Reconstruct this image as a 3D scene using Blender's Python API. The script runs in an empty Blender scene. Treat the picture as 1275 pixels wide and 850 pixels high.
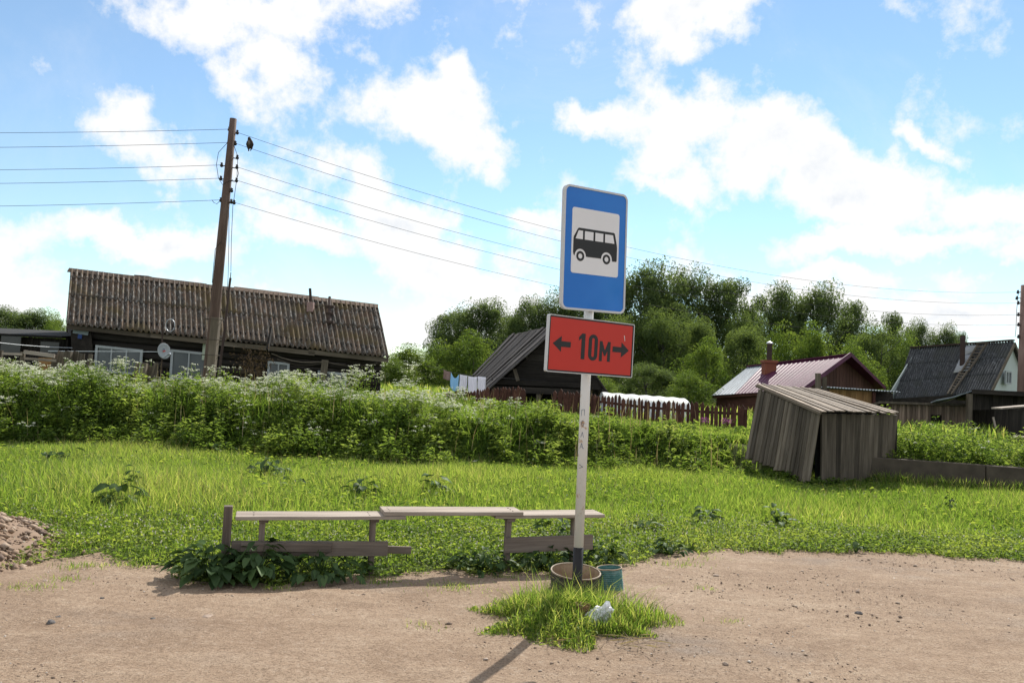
import bpy, bmesh, math, random
import numpy as np
from mathutils import Vector, Matrix

random.seed(7)
SC = bpy.context.scene
COL = SC.collection
R_ = math.radians

# ------------------------------------------------------------------ camera
F_PX, PITCH, ROLL, EYE = 1029.0, R_(2.504), R_(2.7), 1.6
CAM_R = (Matrix.Rotation(math.pi / 2 + PITCH, 3, 'X') @ Matrix.Rotation(ROLL, 3, 'Z'))
CAM_C = Vector((0, 0, EYE))
cam = bpy.data.cameras.new('camera')
cam.sensor_width = 36.0
cam.lens = F_PX / 1275 * 36
cam.clip_end = 3000
cam_o = bpy.data.objects.new('camera', cam)
COL.objects.link(cam_o)
cam_o.matrix_world = Matrix.Translation(CAM_C) @ CAM_R.to_4x4()
SC.camera = cam_o

def ray(px, py):
    return CAM_R @ Vector(((px - 637.5) / F_PX, -(py - 425) / F_PX, -1))
def at(px, py, Y):                     # the surveyed point seen at a photo pixel, Y metres ahead
    d = ray(px, py); return CAM_C + d * (Y / d.y)
def gr(px, py, z=0.0):
    d = ray(px, py); return CAM_C + d * ((z - EYE) / d.z)
def onplane(px, py, p, n):
    d = ray(px, py); return CAM_C + d * ((p - CAM_C).dot(n) / d.dot(n))

# ------------------------------------------------------------------ sky, sun, exposure
SUN_EL, SUN_AZ = R_(40), R_(21)
vs = SC.view_settings
vs.view_transform = 'Standard'; vs.look = 'None'; vs.gamma = 1; vs.use_curve_mapping = False
vs.exposure = 0.7
SC.cycles.max_bounces = 6; SC.cycles.diffuse_bounces = 3; SC.cycles.glossy_bounces = 2
SC.cycles.transmission_bounces = 4; SC.cycles.use_denoising = True
sun = bpy.data.lights.new('sun', 'SUN'); sun.energy = 4.2; sun.angle = R_(0.5); sun.color = (1, .95, .87)
sun_o = bpy.data.objects.new('sun', sun); COL.objects.link(sun_o)
sd = Vector((math.sin(SUN_AZ) * math.cos(SUN_EL), math.cos(SUN_AZ) * math.cos(SUN_EL), math.sin(SUN_EL)))
sun_o.rotation_euler = (-sd).to_track_quat('-Z', 'Y').to_euler()

class NT:
    def __init__(s, nt): s.nt = nt
    def n(s, t, **kw):
        nd = s.nt.nodes.new(t)
        for k, v in kw.items():
            if k.startswith('i_'):
                k = k[2:]; k = int(k) if k.isdigit() else k.replace('_', ' ')
                s.put(nd.inputs[k], v)
            else: setattr(nd, k, v)
        return nd
    def put(s, sock, v):
        if isinstance(v, bpy.types.NodeSocket): s.nt.links.new(v, sock)
        else: sock.default_value = v
    def m(s, op, a, b=0.0, c=0.0, clamp=False):
        nd = s.nt.nodes.new('ShaderNodeMath'); nd.operation = op; nd.use_clamp = clamp
        s.put(nd.inputs[0], a); s.put(nd.inputs[1], b); s.put(nd.inputs[2], c)
        return nd.outputs[0]
    def mix(s, fac, a, b, blend='MIX'):
        nd = s.nt.nodes.new('ShaderNodeMix'); nd.data_type = 'RGBA'; nd.blend_type = blend
        s.put(nd.inputs[0], fac); s.put(nd.inputs[6], a); s.put(nd.inputs[7], b)
        return nd.outputs[2]
    def noise(s, vec, scale, detail=4, rough=.55, dist=0):
        nd = s.n('ShaderNodeTexNoise', i_Scale=scale, i_Detail=detail, i_Roughness=rough, i_Distortion=dist)
        if vec is not None: s.put(nd.inputs['Vector'], vec)
        return nd
    def ramp(s, fac, *st):
        nd = s.nt.nodes.new('ShaderNodeValToRGB'); cr = nd.color_ramp
        while len(cr.elements) < len(st): cr.elements.new(.5)
        for e, (p, c) in zip(cr.elements, st):
            e.position = p; e.color = (*c, 1) if len(c) == 3 else c
        s.put(nd.inputs[0], fac); return nd.outputs[0]
    def smooth(s, x, a, b):
        nd = s.nt.nodes.new('ShaderNodeMapRange'); nd.interpolation_type = 'SMOOTHSTEP'
        s.put(nd.inputs[0], x); nd.inputs[1].default_value = a; nd.inputs[2].default_value = b
        return nd.outputs[0]

def build_world():
    w = bpy.data.worlds.new('World'); SC.world = w; w.use_nodes = True
    nt = w.node_tree; nt.nodes.clear(); k = NT(nt)
    out = k.n('ShaderNodeOutputWorld')
    sky = k.n('ShaderNodeTexSky', sky_type='NISHITA', sun_disc=False, sun_elevation=SUN_EL, sun_rotation=SUN_AZ,
              air_density=1.0, dust_density=.0, ozone_density=1.0)
    tinted = k.mix(1, sky.outputs[0], (.86, 1.0, 1.05, 1), 'MULTIPLY')
    bg = k.n('ShaderNodeBackground', i_Color=tinted, i_Strength=.092)
    tc = k.n('ShaderNodeTexCoord'); d = tc.outputs['Generated']
    # direction -> azimuth / elevation, warped by turbulence so that the cloud rims are ragged
    wn = k.noise(d, 9, 6, .62)
    wv = k.n('ShaderNodeVectorMath', operation='SUBTRACT'); k.put(wv.inputs[0], wn.outputs['Color']); wv.inputs[1].default_value = (.5, .5, .5)
    ws = k.n('ShaderNodeVectorMath', operation='SCALE'); k.put(ws.inputs[0], wv.outputs[0]); ws.inputs['Scale'].default_value = .12
    wa = k.n('ShaderNodeVectorMath', operation='ADD'); k.put(wa.inputs[0], d); k.put(wa.inputs[1], ws.outputs[0])
    sp = k.n('ShaderNodeSeparateXYZ'); k.put(sp.inputs[0], wa.outputs[0])
    az = k.m('ARCTAN2', sp.outputs[0], sp.outputs[1]); el = k.m('ARCSINE', k.m('MINIMUM', sp.outputs[2], .999))
    # cloud masses: pixel centre, half axes in pixels, rotation (deg, clockwise in the picture), weight
    B = [(330, 15, 185, 55, -12, 1), (345, 85, 62, 85, -30, .95), (300, 110, 70, 45, 10, .7), (470, 5, 60, 60, 0, .9), (250, 35, 60, 30, 30, .5),
         (150, 145, 55, 52, -40, .85), (220, 195, 105, 40, 12, .9), (180, 110, 18, 40, 30, .6),
         (515, 140, 105, 62, 5, 1), (590, 180, 65, 40, 15, .9), (560, 110, 40, 40, 0, .7),
         (450, 225, 90, 40, 15, .8), (500, 270, 110, 55, 10, .9),
         (180, 292, 125, 32, -5, .95), (395, 305, 105, 32, 8, .95), (540, 335, 150, 48, 6, 1), (400, 392, 240, 24, 5, .9), (640, 395, 150, 40, 0, .8),
         (15, 350, 75, 75, 0, 1), (60, 300, 40, 30, 0, .5),
         (855, 25, 85, 62, -8, 1), (900, 0, 60, 40, 0, .8),
         (750, 150, 72, 38, 8, 1), (860, 165, 110, 60, 8, 1), (960, 180, 110, 65, 10, 1), (1020, 215, 60, 50, 20, .9), (830, 225, 75, 22, 14, .8),
         (1150, 185, 60, 18, 22, .75), (1090, 245, 150, 42, 6, 1), (1215, 262, 130, 38, 4, .95), (1130, 300, 190, 26, 0, 1), (1260, 318, 90, 22, -4, .8),
         (1060, 348, 120, 20, 0, .8), (1200, 350, 70, 18, 0, .7), (1180, 395, 220, 30, 0, 1), (930, 372, 80, 30, 10, .75), (655, 268, 45, 14, 0, .5)]
    tot = None
    for (px, py, rx, ry, rot, wt) in B:
        v = ray(px, py).normalized(); a0 = math.atan2(v.x, v.y); e0 = math.asin(v.z)
        u = k.m('SUBTRACT', az, a0); t = k.m('SUBTRACT', el, e0)
        c, s_ = math.cos(R_(rot) + ROLL), math.sin(R_(rot) + ROLL)
        ax, ay = F_PX / rx, F_PX / ry
        p = k.m('MULTIPLY_ADD', u, c * ax, k.m('MULTIPLY', t, -s_ * ax)); q = k.m('MULTIPLY_ADD', u, s_ * ay, k.m('MULTIPLY', t, c * ay))
        r2 = k.m('MULTIPLY_ADD', p, p, k.m('MULTIPLY', q, q))
        g = k.m('MULTIPLY', k.m('SUBTRACT', 1.12, k.m('SQRT', r2)), wt)
        tot = g if tot is None else k.m('SMOOTH_MAX', tot, g, .15)
    # the rest of the dome: broken cloud out of view, added as fill light
    far = k.m('MULTIPLY', k.smooth(k.m('ABSOLUTE', az), .62, .85), 1.0)
    far = k.m('MAXIMUM', far, k.smooth(el, .50, .68))
    rest = k.m('MULTIPLY_ADD', k.noise(d, 2.2, 2, .5).outputs[0], 5.0, -2.1)
    rest = k.m('MULTIPLY', k.m('MINIMUM', rest, 1.0), far)
    tot = k.m('MAXIMUM', k.m('MAXIMUM', tot, -1.0), rest)
    n1 = k.noise(d, 13, 9, .64).outputs[0]; n2 = k.noise(d, 5, 5, .6).outputs[0]
    dens = k.m('ADD', tot, k.m('MULTIPLY_ADD', n1, 2.6, -1.3))
    dens = k.m('ADD', dens, k.m('MULTIPLY_ADD', n2, 1.2, -.6))
    alpha = k.smooth(dens, -.04, .7)
    veil = k.smooth(k.noise(d, 3.2, 8, .68, .6).outputs[0], .46, .8)
    lowh = k.m('SUBTRACT', 1, k.smooth(el, .0, .28))
    alpha = k.m('MAXIMUM', alpha, k.m('MULTIPLY_ADD', lowh, .06, k.m('MULTIPLY_ADD', veil, .2, .07)))
    core = k.m('MULTIPLY', k.smooth(dens, .7, 1.7), k.smooth(k.noise(d, 8, 5, .6).outputs[0], .42, .66))
    col = k.mix(core, (1.0, 1.0, 1.0, 1), (.66, .74, .84, 1))
    cb = k.n('ShaderNodeBackground', i_Color=col, i_Strength=.64)
    mx = k.n('ShaderNodeMixShader', i_0=alpha, i_1=bg.outputs[0], i_2=cb.outputs[0])
    nt.links.new(mx.outputs[0], out.inputs[0])
    w.cycles.sampling_method = 'MANUAL'; w.cycles.sample_map_resolution = 512
build_world()

# ------------------------------------------------------------------ object helpers
def tag(o, label=None, cat=None, group=None, kind=None):
    if label: o['label'] = label
    if cat: o['category'] = cat
    if group: o['group'] = group
    if kind: o['kind'] = kind
    return o
def empty(name, loc, label, cat, group=None):
    o = bpy.data.objects.new(name, None); COL.objects.link(o); o.location = loc
    o.empty_display_size = .2
    return tag(o, label, cat, group)
def link_mesh(name, me, mats, parent=None):
    o = bpy.data.objects.new(name, me); COL.objects.link(o)
    for m in (mats if isinstance(mats, (list, tuple)) else [mats]): me.materials.append(m)
    if parent is not None:
        o.parent = parent
        o.matrix_parent_inverse = Matrix.Translation(-parent_world(parent))
    return o
def parent_world(o):
    v = Vector(o.location)
    if o.parent is not None: v = v + parent_world(o.parent) - parent_world(o.parent)
    return v
def copy_tree(o, parent=None):
    c = o.copy(); COL.objects.link(c); c.parent = parent
    if parent is not None: c.matrix_parent_inverse = o.matrix_parent_inverse.copy()
    for ch in list(o.children): copy_tree(ch, c)
    return c

class MB:
    """collects boards, tubes and patches; build() links them as ONE mesh with grain coordinates"""
    def __init__(s): s.v = []; s.f = []; s.gc = []; s.rn = []; s.mi = []
    def add(s, vs_, fs, gc=None, rnd=None, mi=0):
        b = len(s.v); s.v += [Vector(p) for p in vs_]; s.f += [tuple(i + b for i in f) for f in fs]
        s.gc += list(gc) if gc is not None else [tuple(p) for p in vs_]
        rnd = random.random() if rnd is None else rnd
        s.rn += [rnd] * len(vs_); s.mi += [mi] * len(fs)
    def beam(s, p0, p1, w, h, up=(0, 0, 1), rnd=None, mi=0, skew=0.0, taper=1.0):
        p0, p1, up = Vector(p0), Vector(p1), Vector(up)
        d = p1 - p0; L = d.length; d.normalize(); sd_ = d.cross(up).normalized(); u = sd_.cross(d)
        vs_, gc = [], []; off = random.random() * 40
        for q, l, k in ((p0, 0, 1), (p1, L, taper)):
            for a, b in ((-1, -1), (1, -1), (1, 1), (-1, 1)):
                vs_.append(q + sd_ * (a * w / 2 * k) + u * (b * h / 2 * k) + (d * (skew * a) if l else Vector()))
                gc.append((a * w / 2 + off, l + off, b * h / 2))
        s.add(vs_, [(3, 2, 1, 0), (4, 5, 6, 7), (0, 1, 5, 4), (1, 2, 6, 5), (2, 3, 7, 6), (3, 0, 4, 7)], gc, rnd, mi)
    def hexa(s, c, rnd=None, mi=0, flat=False):       # 8 corners: bottom ring of 4, top ring of 4
        c = [Vector(p) for p in c]; off = random.random() * 40
        s.add(c, [(3, 2, 1, 0), (4, 5, 6, 7), (0, 1, 5, 4), (1, 2, 6, 5), (2, 3, 7, 6), (3, 0, 4, 7)],
              [((p.z + off, p.x + p.y, p.y) if flat else (p.x + p.y + off, p.z, p.y)) for p in c], rnd, mi)
    def slab(s, q, th, rnd=None, mi=0, off=None):   # quad p0 p1 p2 p3 with thickness th below
        p = [Vector(a) for a in q]; n = (p[1] - p[0]).cross(p[3] - p[0]).normalized()
        o = random.random() * 40
        lo = [a - n * th for a in p]
        W = (p[1] - p[0]).length; H = (p[3] - p[0]).length
        g = [(o, o, 0), (o + W, o, 0), (o + W, o + H, 0), (o, o + H, 0)]
        s.add(p + lo, [(0, 1, 2, 3), (7, 6, 5, 4), (1, 0, 4, 5), (2, 1, 5, 6), (3, 2, 6, 7), (0, 3, 7, 4)], g + g, rnd, mi)
    def tube(s, pts, rad, n=8, rnd=None, mi=0, cap=True):
        pts = [Vector(p) for p in pts]
        rad = [rad] * len(pts) if not isinstance(rad, (list, tuple)) else rad
        vs_, gc, fs = [], [], []; L = 0; ref = None; off = random.random() * 30
        for i, p in enumerate(pts):
            d = (pts[min(i + 1, len(pts) - 1)] - pts[max(i - 1, 0)]).normalized()
            if ref is None: ref = Vector((1, 0, 0)) if abs(d.x) < .8 else Vector((0, 1, 0))
            a = (ref - d * ref.dot(d)).normalized(); b = d.cross(a); ref = a
            if i: L += (p - pts[i - 1]).length
            for j in range(n):
                t = 2 * math.pi * j / n
                vs_.append(p + (a * math.cos(t) + b * math.sin(t)) * rad[i]); gc.append((off + abs(t - math.pi) * rad[i], L + off, 0))
        for i in range(len(pts) - 1):
            for j in range(n):
                k = (j + 1) % n; fs.append((i * n + j, i * n + k, i * n + n + k, i * n + n + j))
        if cap: fs += [tuple(range(n - 1, -1, -1)), tuple(range((len(pts) - 1) * n, len(pts) * n))]
        s.add(vs_, fs, gc, rnd, mi)
    def lathe(s, prof, o=(0, 0, 0), ax=(0, 0, 1), n=24, rnd=None, mi=0, sx=1.0):
        M = Vector((0, 0, 1)).rotation_difference(Vector(ax)).to_matrix(); o = Vector(o)
        vs_ = [o + M @ Vector((r * sx * math.cos(2 * math.pi * j / n), r * math.sin(2 * math.pi * j / n), z)) for r, z in prof for j in range(n)]
        gc = [(r * 2 * math.pi * j / n, z, 0) for r, z in prof for j in range(n)]
        fs = [(i * n + j, i * n + (j + 1) % n, (i + 1) * n + (j + 1) % n, (i + 1) * n + j) for i in range(len(prof) - 1) for j in range(n)]
        s.add(vs_, fs, gc, rnd, mi)
    def poly(s, pts, n, th=1, rnd=None, mi=0):       # flat outline with thickness th along n
        p = [Vector(a) for a in pts]; q = [a + Vector(n) * th for a in p]; k = len(p)
        s.add(p + q, [tuple(range(k - 1, -1, -1)), tuple(range(k, 2 * k))] + [(i, (i + 1) % k, k + (i + 1) % k, k + i) for i in range(k)], None, rnd, mi)
    def patch(s, fn, nu, nv, gcf=None, rnd=None, mi=0):
        vs_, gc = [], []
        for j in range(nv + 1):
            for i in range(nu + 1):
                u, v = i / nu, j / nv; vs_.append(fn(u, v)); gc.append(gcf(u, v) if gcf else tuple(vs_[-1]))
        s.add(vs_, [(j * (nu + 1) + i, j * (nu + 1) + i + 1, (j + 1) * (nu + 1) + i + 1, (j + 1) * (nu + 1) + i) for j in range(nv) for i in range(nu)], gc, rnd, mi)
    def build(s, name, mats, parent=None, smooth=False, bevel=0, solid=0):
        me = bpy.data.meshes.new(name); me.from_pydata(s.v, [], s.f)
        a = me.attributes.new('gc', 'FLOAT_VECTOR', 'POINT'); a.data.foreach_set('vector', np.array(s.gc, 'f').ravel())
        a = me.attributes.new('rnd', 'FLOAT', 'POINT'); a.data.foreach_set('value', np.array(s.rn, 'f'))
        me.polygons.foreach_set('material_index', s.mi)
        if smooth: me.polygons.foreach_set('use_smooth', [True] * len(me.polygons))
        me.update()
        o = link_mesh(name, me, mats, parent)
        if bevel:
            m = o.modifiers.new('bevel', 'BEVEL'); m.width = bevel; m.segments = 2; m.limit_method = 'ANGLE'
        if solid:
            m = o.modifiers.new('solid', 'SOLIDIFY'); m.thickness = solid; m.offset = -1
        return o

def np_mesh(name, V, T, rnd, mats, parent=None, mi=None, smooth=False):
    me = bpy.data.meshes.new(name); V = np.asarray(V, 'f'); T = np.asarray(T, 'i'); k = T.shape[1]
    me.vertices.add(len(V)); me.vertices.foreach_set('co', V.ravel())
    me.loops.add(T.size); me.loops.foreach_set('vertex_index', T.ravel())
    me.polygons.add(len(T)); me.polygons.foreach_set('loop_start', np.arange(0, T.size, k, dtype='i'))
    me.polygons.foreach_set('loop_total', np.full(len(T), k, 'i'))
    if mi is not None: me.polygons.foreach_set('material_index', np.asarray(mi, 'i'))
    if smooth: me.polygons.foreach_set('use_smooth', np.ones(len(T), bool))
    a = me.attributes.new('rnd', 'FLOAT', 'POINT'); a.data.foreach_set('value', np.asarray(rnd, 'f'))
    me.update(calc_edges=True); me.validate()
    return link_mesh(name, me, mats, parent)

# ------------------------------------------------------------------ materials
def new_mat(name):
    m = bpy.data.materials.new(name); m.use_nodes = True; nt = m.node_tree
    b = nt.nodes['Principled BSDF']; k = NT(nt); k.b = b; k.out = nt.nodes['Material Output']; k.mat = m
    return m, k
def attr(k, n): return k.n('ShaderNodeAttribute', attribute_name=n)
def bump(k, h, st=.3, dist=.01):
    b = k.n('ShaderNodeBump', i_Strength=st, i_Distance=dist, i_Height=h); k.put(k.b.inputs['Normal'], b.outputs[0])
def plain(name, c, rough=.6, metal=0, var=.15, scale=8, spec=.3):
    m, k = new_mat(name); tc = k.n('ShaderNodeTexCoord')
    n = k.noise(tc.outputs['Object'], scale, 6, .6)
    f = k.m('MULTIPLY_ADD', n.outputs[0], 2 * var, 1 - var)
    k.put(k.b.inputs['Base Color'], k.mix(1, (*c, 1), f, 'MULTIPLY'))
    k.b.inputs['Roughness'].default_value = rough; k.b.inputs['Metallic'].default_value = metal
    k.b.inputs['Specular IOR Level'].default_value = spec
    bump(k, n.outputs[0], .15, .004)
    return m
def wood(name, dark, mid, light, tint=.35, grain=1.0, rough=.85):
    m, k = new_mat(name); g = attr(k, 'gc'); r = attr(k, 'rnd')
    mp = k.n('ShaderNodeMapping', vector_type='POINT'); k.put(mp.inputs[0], g.outputs['Vector']); mp.inputs['Scale'].default_value = (55 * grain, 1.6 * grain, 55 * grain)
    n = k.noise(mp.outputs[0], 1, 6, .65, .4)
    mp2 = k.n('ShaderNodeMapping'); k.put(mp2.inputs[0], g.outputs['Vector']); mp2.inputs['Scale'].default_value = (7, .8, 7)
    n2 = k.noise(mp2.outputs[0], 1, 4, .6)
    f = k.m('MULTIPLY_ADD', n2.outputs[0], .55, k.m('MULTIPLY', n.outputs[0], .5))
    c = k.ramp(f, (.3, dark), (.52, mid), (.74, light))
    v = k.m('MULTIPLY_ADD', r.outputs['Fac'], 2 * tint, 1 - tint)
    k.put(k.b.inputs['Base Color'], k.mix(1, c, v, 'MULTIPLY'))
    k.b.inputs['Roughness'].default_value = rough; k.b.inputs['Specular IOR Level'].default_value = .2
    bump(k, n.outputs[0], .5, .004)
    return m
def leafmat(name, cs, trans=.45, tr_gain=1.6, gloss=.06, tint=(1.08, 1, .55)):
    m, k = new_mat(name); r = attr(k, 'rnd'); st = [(i / max(1, len(cs) - 1), c) for i, c in enumerate(cs)]
    c = k.ramp(r.outputs['Fac'], *st)
    ct = k.mix(1, c, (tr_gain * tint[0], tr_gain * tint[1], tr_gain * tint[2], 1), 'MULTIPLY')
    d = k.n('ShaderNodeBsdfDiffuse', i_Color=c); t = k.n('ShaderNodeBsdfTranslucent', i_Color=ct)
    g = k.n('ShaderNodeBsdfGlossy', i_Roughness=.5)
    g.inputs['Color'].default_value = (.6, .65, .55, 1)
    mx = k.n('ShaderNodeMixShader', i_0=trans, i_1=d.outputs[0], i_2=t.outputs[0])
    mg = k.n('ShaderNodeMixShader', i_0=gloss, i_1=mx.outputs[0], i_2=g.outputs[0])
    k.put(k.out.inputs[0], mg.outputs[0]); return m

M = {}
M['old_wood'] = wood('weathered_grey_wood', (.035, .028, .02), (.11, .09, .067), (.22, .185, .145), .45)
M['dark_wood'] = wood('blackened_wood', (.009, .0075, .006), (.024, .02, .017), (.055, .046, .038))
M['barn_roof'] = wood('barn_roof_wood', (.022, .019, .018), (.065, .057, .053), (.19, .168, .155), .6)
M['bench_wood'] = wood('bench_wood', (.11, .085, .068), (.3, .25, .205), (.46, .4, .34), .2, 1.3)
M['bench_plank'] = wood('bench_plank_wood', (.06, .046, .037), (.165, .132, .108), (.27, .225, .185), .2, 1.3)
M['red_wood'] = wood('red_brown_painted_wood', (.035, .016, .012), (.085, .036, .026), (.14, .066, .048), .3)
M['ochre_wood'] = wood('ochre_wood', (.13, .07, .03), (.3, .17, .07), (.42, .26, .12), .2)
M['plank_brown'] = wood('brown_plank_wood', (.08, .058, .045), (.2, .145, .11), (.32, .24, .185), .4)
M['shed_roof'] = wood('shed_roof_wood', (.075, .058, .043), (.19, .15, .112), (.31, .255, .195), .42)
M['pole_wood'] = wood('pole_wood', (.045, .03, .023), (.105, .07, .055), (.18, .13, .105), .1)
M['pole_wood_far'] = wood('reddish_pole_wood', (.1, .06, .05), (.2, .13, .11), (.28, .2, .17), .1)
M['white_trim'] = plain('white_trim', (.36, .38, .39), .6, var=.2)
M['pane'] = plain('window_pane', (.09, .1, .112), .25, var=.25, scale=2, spec=.5)
M['dark'] = plain('sooty_dark', (.012, .011, .01), .9)
M['white_cloth'] = leafmat('white_cloth', [(.7, .7, .76), (.78, .78, .84)], .4, 1.0, 0, tint=(1, 1, 1))
M['blue_cloth'] = leafmat('blue_cloth', [(.25, .5, .72), (.5, .68, .82)], .4, 1.0, 0, tint=(1, 1, 1))
M['film'] = leafmat('greenhouse_film', [(.72, .73, .72), (.8, .8, .8)], .3, .9, .05, tint=(1, 1, 1))
M['brick'] = plain('brick', (.22, .075, .045), .9, var=.5, scale=30)
M['pale_brick'] = plain('pale_brick', (.3, .2, .18), .9, var=.5, scale=22)
M['rust_pipe'] = plain('rusty_pipe', (.05, .032, .026), .8, var=.4)
M['concrete'] = plain('old_concrete', (.075, .06, .045), .95, var=.75, scale=4.5)
M['insul'] = plain('insulator', (.03, .025, .022), .3)
M['wire'] = plain('wire', (.03, .03, .032), .8, spec=.1)
M['galv'] = plain('galvanised', (.5, .52, .54), .4, .6)
M['rim'] = plain('sign_rim', (.56, .57, .58), .5, .1, var=.06, scale=30, spec=.3)
M['black_film'] = plain('black_film', (.02, .021, .023), .45, var=.1)
M['white_film'] = plain('white_film', (.74, .74, .76), .4, var=.05, scale=4)
M['red_film'] = plain('red_film', (.5, .036, .026), .35, var=.07, scale=5, spec=.25)
M['ink'] = plain('faded_ink', (.1, .13, .2), .7)
M['bird'] = plain('bird_feathers', (.035, .028, .024), .8, var=.5, scale=40)
M['bird_pale'] = plain('bird_breast', (.16, .13, .11), .8, var=.4, scale=60)
M['bag'] = plain('white_bag', (.72, .72, .74), .35, var=.15, scale=25, spec=.5)
M['stone'] = plain('stone', (.3, .23, .18), .9, var=.45, scale=14)
M['grey_stone'] = plain('grey_stone', (.12, .11, .105), .9, var=.4, scale=14)
M['pale_wall'] = plain('pale_gable_paint', (.5, .55, .53), .8, var=.1, scale=1.5)
M['umbel'] = leafmat('white_umbels', [(.5, .54, .36), (.78, .78, .66)], .35, 1.0, 0, tint=(1, 1, 1))
M['clover'] = leafmat('clover_heads', [(.45, .42, .33), (.66, .63, .53)], .3, 1.0, 0, tint=(1, 1, 1))
M['grass'] = leafmat('grass_blades', [(.06, .118, .02), (.115, .19, .036), (.178, .245, .056), (.28, .285, .125)], .6, 1.95, .02)
M['low_leaf'] = leafmat('clover_leaves', [(.065, .115, .02), (.128, .188, .036), (.2, .25, .06)], .58, 1.9, .02)
M['weed'] = leafmat('weed_leaves', [(.03, .06, .014), (.07, .12, .026), (.125, .185, .044), (.19, .24, .085)], .55, 1.95, .02)
M['burdock'] = leafmat('burdock_leaves', [(.022, .045, .014), (.042, .08, .024), (.07, .115, .036)], .25, 1.5, .03)
M['dry'] = leafmat('dry_stalks', [(.06, .045, .03), (.14, .1, .07)], .1, 1, 0)
M['straw'] = leafmat('straw', [(.3, .24, .14), (.42, .36, .24)], .3, 1, 0)
M['fireweed'] = leafmat('purple_petals', [(.25, .07, .3), (.4, .14, .45)], .4, 1.1, 0)
M['tree_dark'] = leafmat('dark_tree_leaves', [(.045, .076, .032), (.078, .118, .048), (.115, .16, .068)], .46, 1.75, .02)
M['tree_mid'] = leafmat('mid_tree_leaves', [(.048, .082, .029), (.088, .132, .044), (.13, .182, .062)], .46, 1.75, .02)
M['tree_light'] = leafmat('light_bush_leaves', [(.055, .10, .022), (.10, .16, .032), (.155, .21, .05)], .45, 1.6, .02)
M['bark'] = wood('bark', (.05, .045, .04), (.12, .11, .1), (.25, .23, .2), .2)

def slate_mat(name, base, streak, pale, moss):
    m, k = new_mat(name); g = attr(k, 'gc'); sp = k.n('ShaderNodeSeparateXYZ'); k.put(sp.inputs[0], g.outputs['Vector'])
    mp = k.n('ShaderNodeMapping'); k.put(mp.inputs[0], g.outputs['Vector']); mp.inputs['Scale'].default_value = (1.1, .9, 1)
    n1 = k.noise(mp.outputs[0], 1.0, 5, .65).outputs[0]
    mp2 = k.n('ShaderNodeMapping'); k.put(mp2.inputs[0], g.outputs['Vector']); mp2.inputs['Scale'].default_value = (4, 6, 1); mp2.inputs['Location'].default_value = (9, 3, 0)
    n2 = k.noise(mp2.outputs[0], 1.0, 6, .7).outputs[0]
    mp3 = k.n('ShaderNodeMapping'); k.put(mp3.inputs[0], g.outputs['Vector']); mp3.inputs['Scale'].default_value = (.12, .8, 1)
    n3 = k.noise(mp3.outputs[0], 1.0, 3, .6).outputs[0]
    c = k.mix(k.smooth(n1, .38, .62), (*base, 1), (*streak, 1))
    c = k.mix(k.smooth(n2, .5, .66), c, (*pale, 1))
    c = k.mix(k.m('MULTIPLY', k.smooth(n3, .48, .64), k.smooth(n2, .3, .6)), c, (*moss, 1))
    k.put(k.b.inputs['Base Color'], c); k.b.inputs['Roughness'].default_value = .9; k.b.inputs['Specular IOR Level'].default_value = .2
    bump(k, n2, .4, .006); return m
M['slate'] = slate_mat('lichened_slate', (.06, .053, .045), (.135, .092, .062), (.32, .31, .285), (.12, .09, .038))
M['slate_dark'] = slate_mat('dark_slate', (.05, .053, .055), (.085, .086, .088), (.16, .165, .17), (.07, .072, .065))
M['slate_pale'] = slate_mat('pale_slate', (.3, .32, .34), (.25, .26, .28), (.4, .42, .43), (.25, .25, .2))

def metal_roof(name, c, rough):
    m, k = new_mat(name); g = attr(k, 'gc'); n = k.noise(g.outputs['Vector'], 1.2, 5, .6).outputs[0]
    k.put(k.b.inputs['Base Color'], k.mix(k.smooth(n, .35, .7), (*c, 1), (c[0] * .6, c[1] * .6, c[2] * .6, 1)))
    k.b.inputs['Roughness'].default_value = rough; k.b.inputs['Specular IOR Level'].default_value = .14
    bump(k, n, .1, .02); return m
M['purple_roof'] = metal_roof('purple_roof_paint', (.098, .022, .054), .5)
M['silver_roof'] = metal_roof('silver_roof_metal', (.27, .31, .34), .55)

def sign_blue():
    m, k = new_mat('blue_film'); tc = k.n('ShaderNodeTexCoord')
    n = k.noise(tc.outputs['Object'], 2.5, 2, .5).outputs[0]
    k.put(k.b.inputs['Base Color'], k.mix(k.smooth(n, .35, .7), (.006, .15, .56, 1), (.012, .175, .6, 1)))
    k.b.inputs['Roughness'].default_value = .22; k.b.inputs['Specular IOR Level'].default_value = .35
    return m
M['blue_film'] = sign_blue()

def pole_paint():
    m, k = new_mat('white_pole_paint'); tc = k.n('ShaderNodeTexCoord')
    n = k.noise(tc.outputs['Object'], 14, 6, .7).outputs[0]; n2 = k.noise(tc.outputs['Object'], 3.2, 3, .6).outputs[0]
    c = k.mix(k.m('MULTIPLY', k.smooth(n, .56, .66), k.smooth(n2, .4, .6)), (.7, .69, .67, 1), (.42, .25, .12, 1))
    k.put(k.b.inputs['Base Color'], c); k.b.inputs['Roughness'].default_value = .5; bump(k, n, .3, .004); return m
M['pole_paint'] = pole_paint()
M['pole_black'] = plain('black_pole_paint', (.016, .014, .014), .5, var=.4, scale=18)

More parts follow.
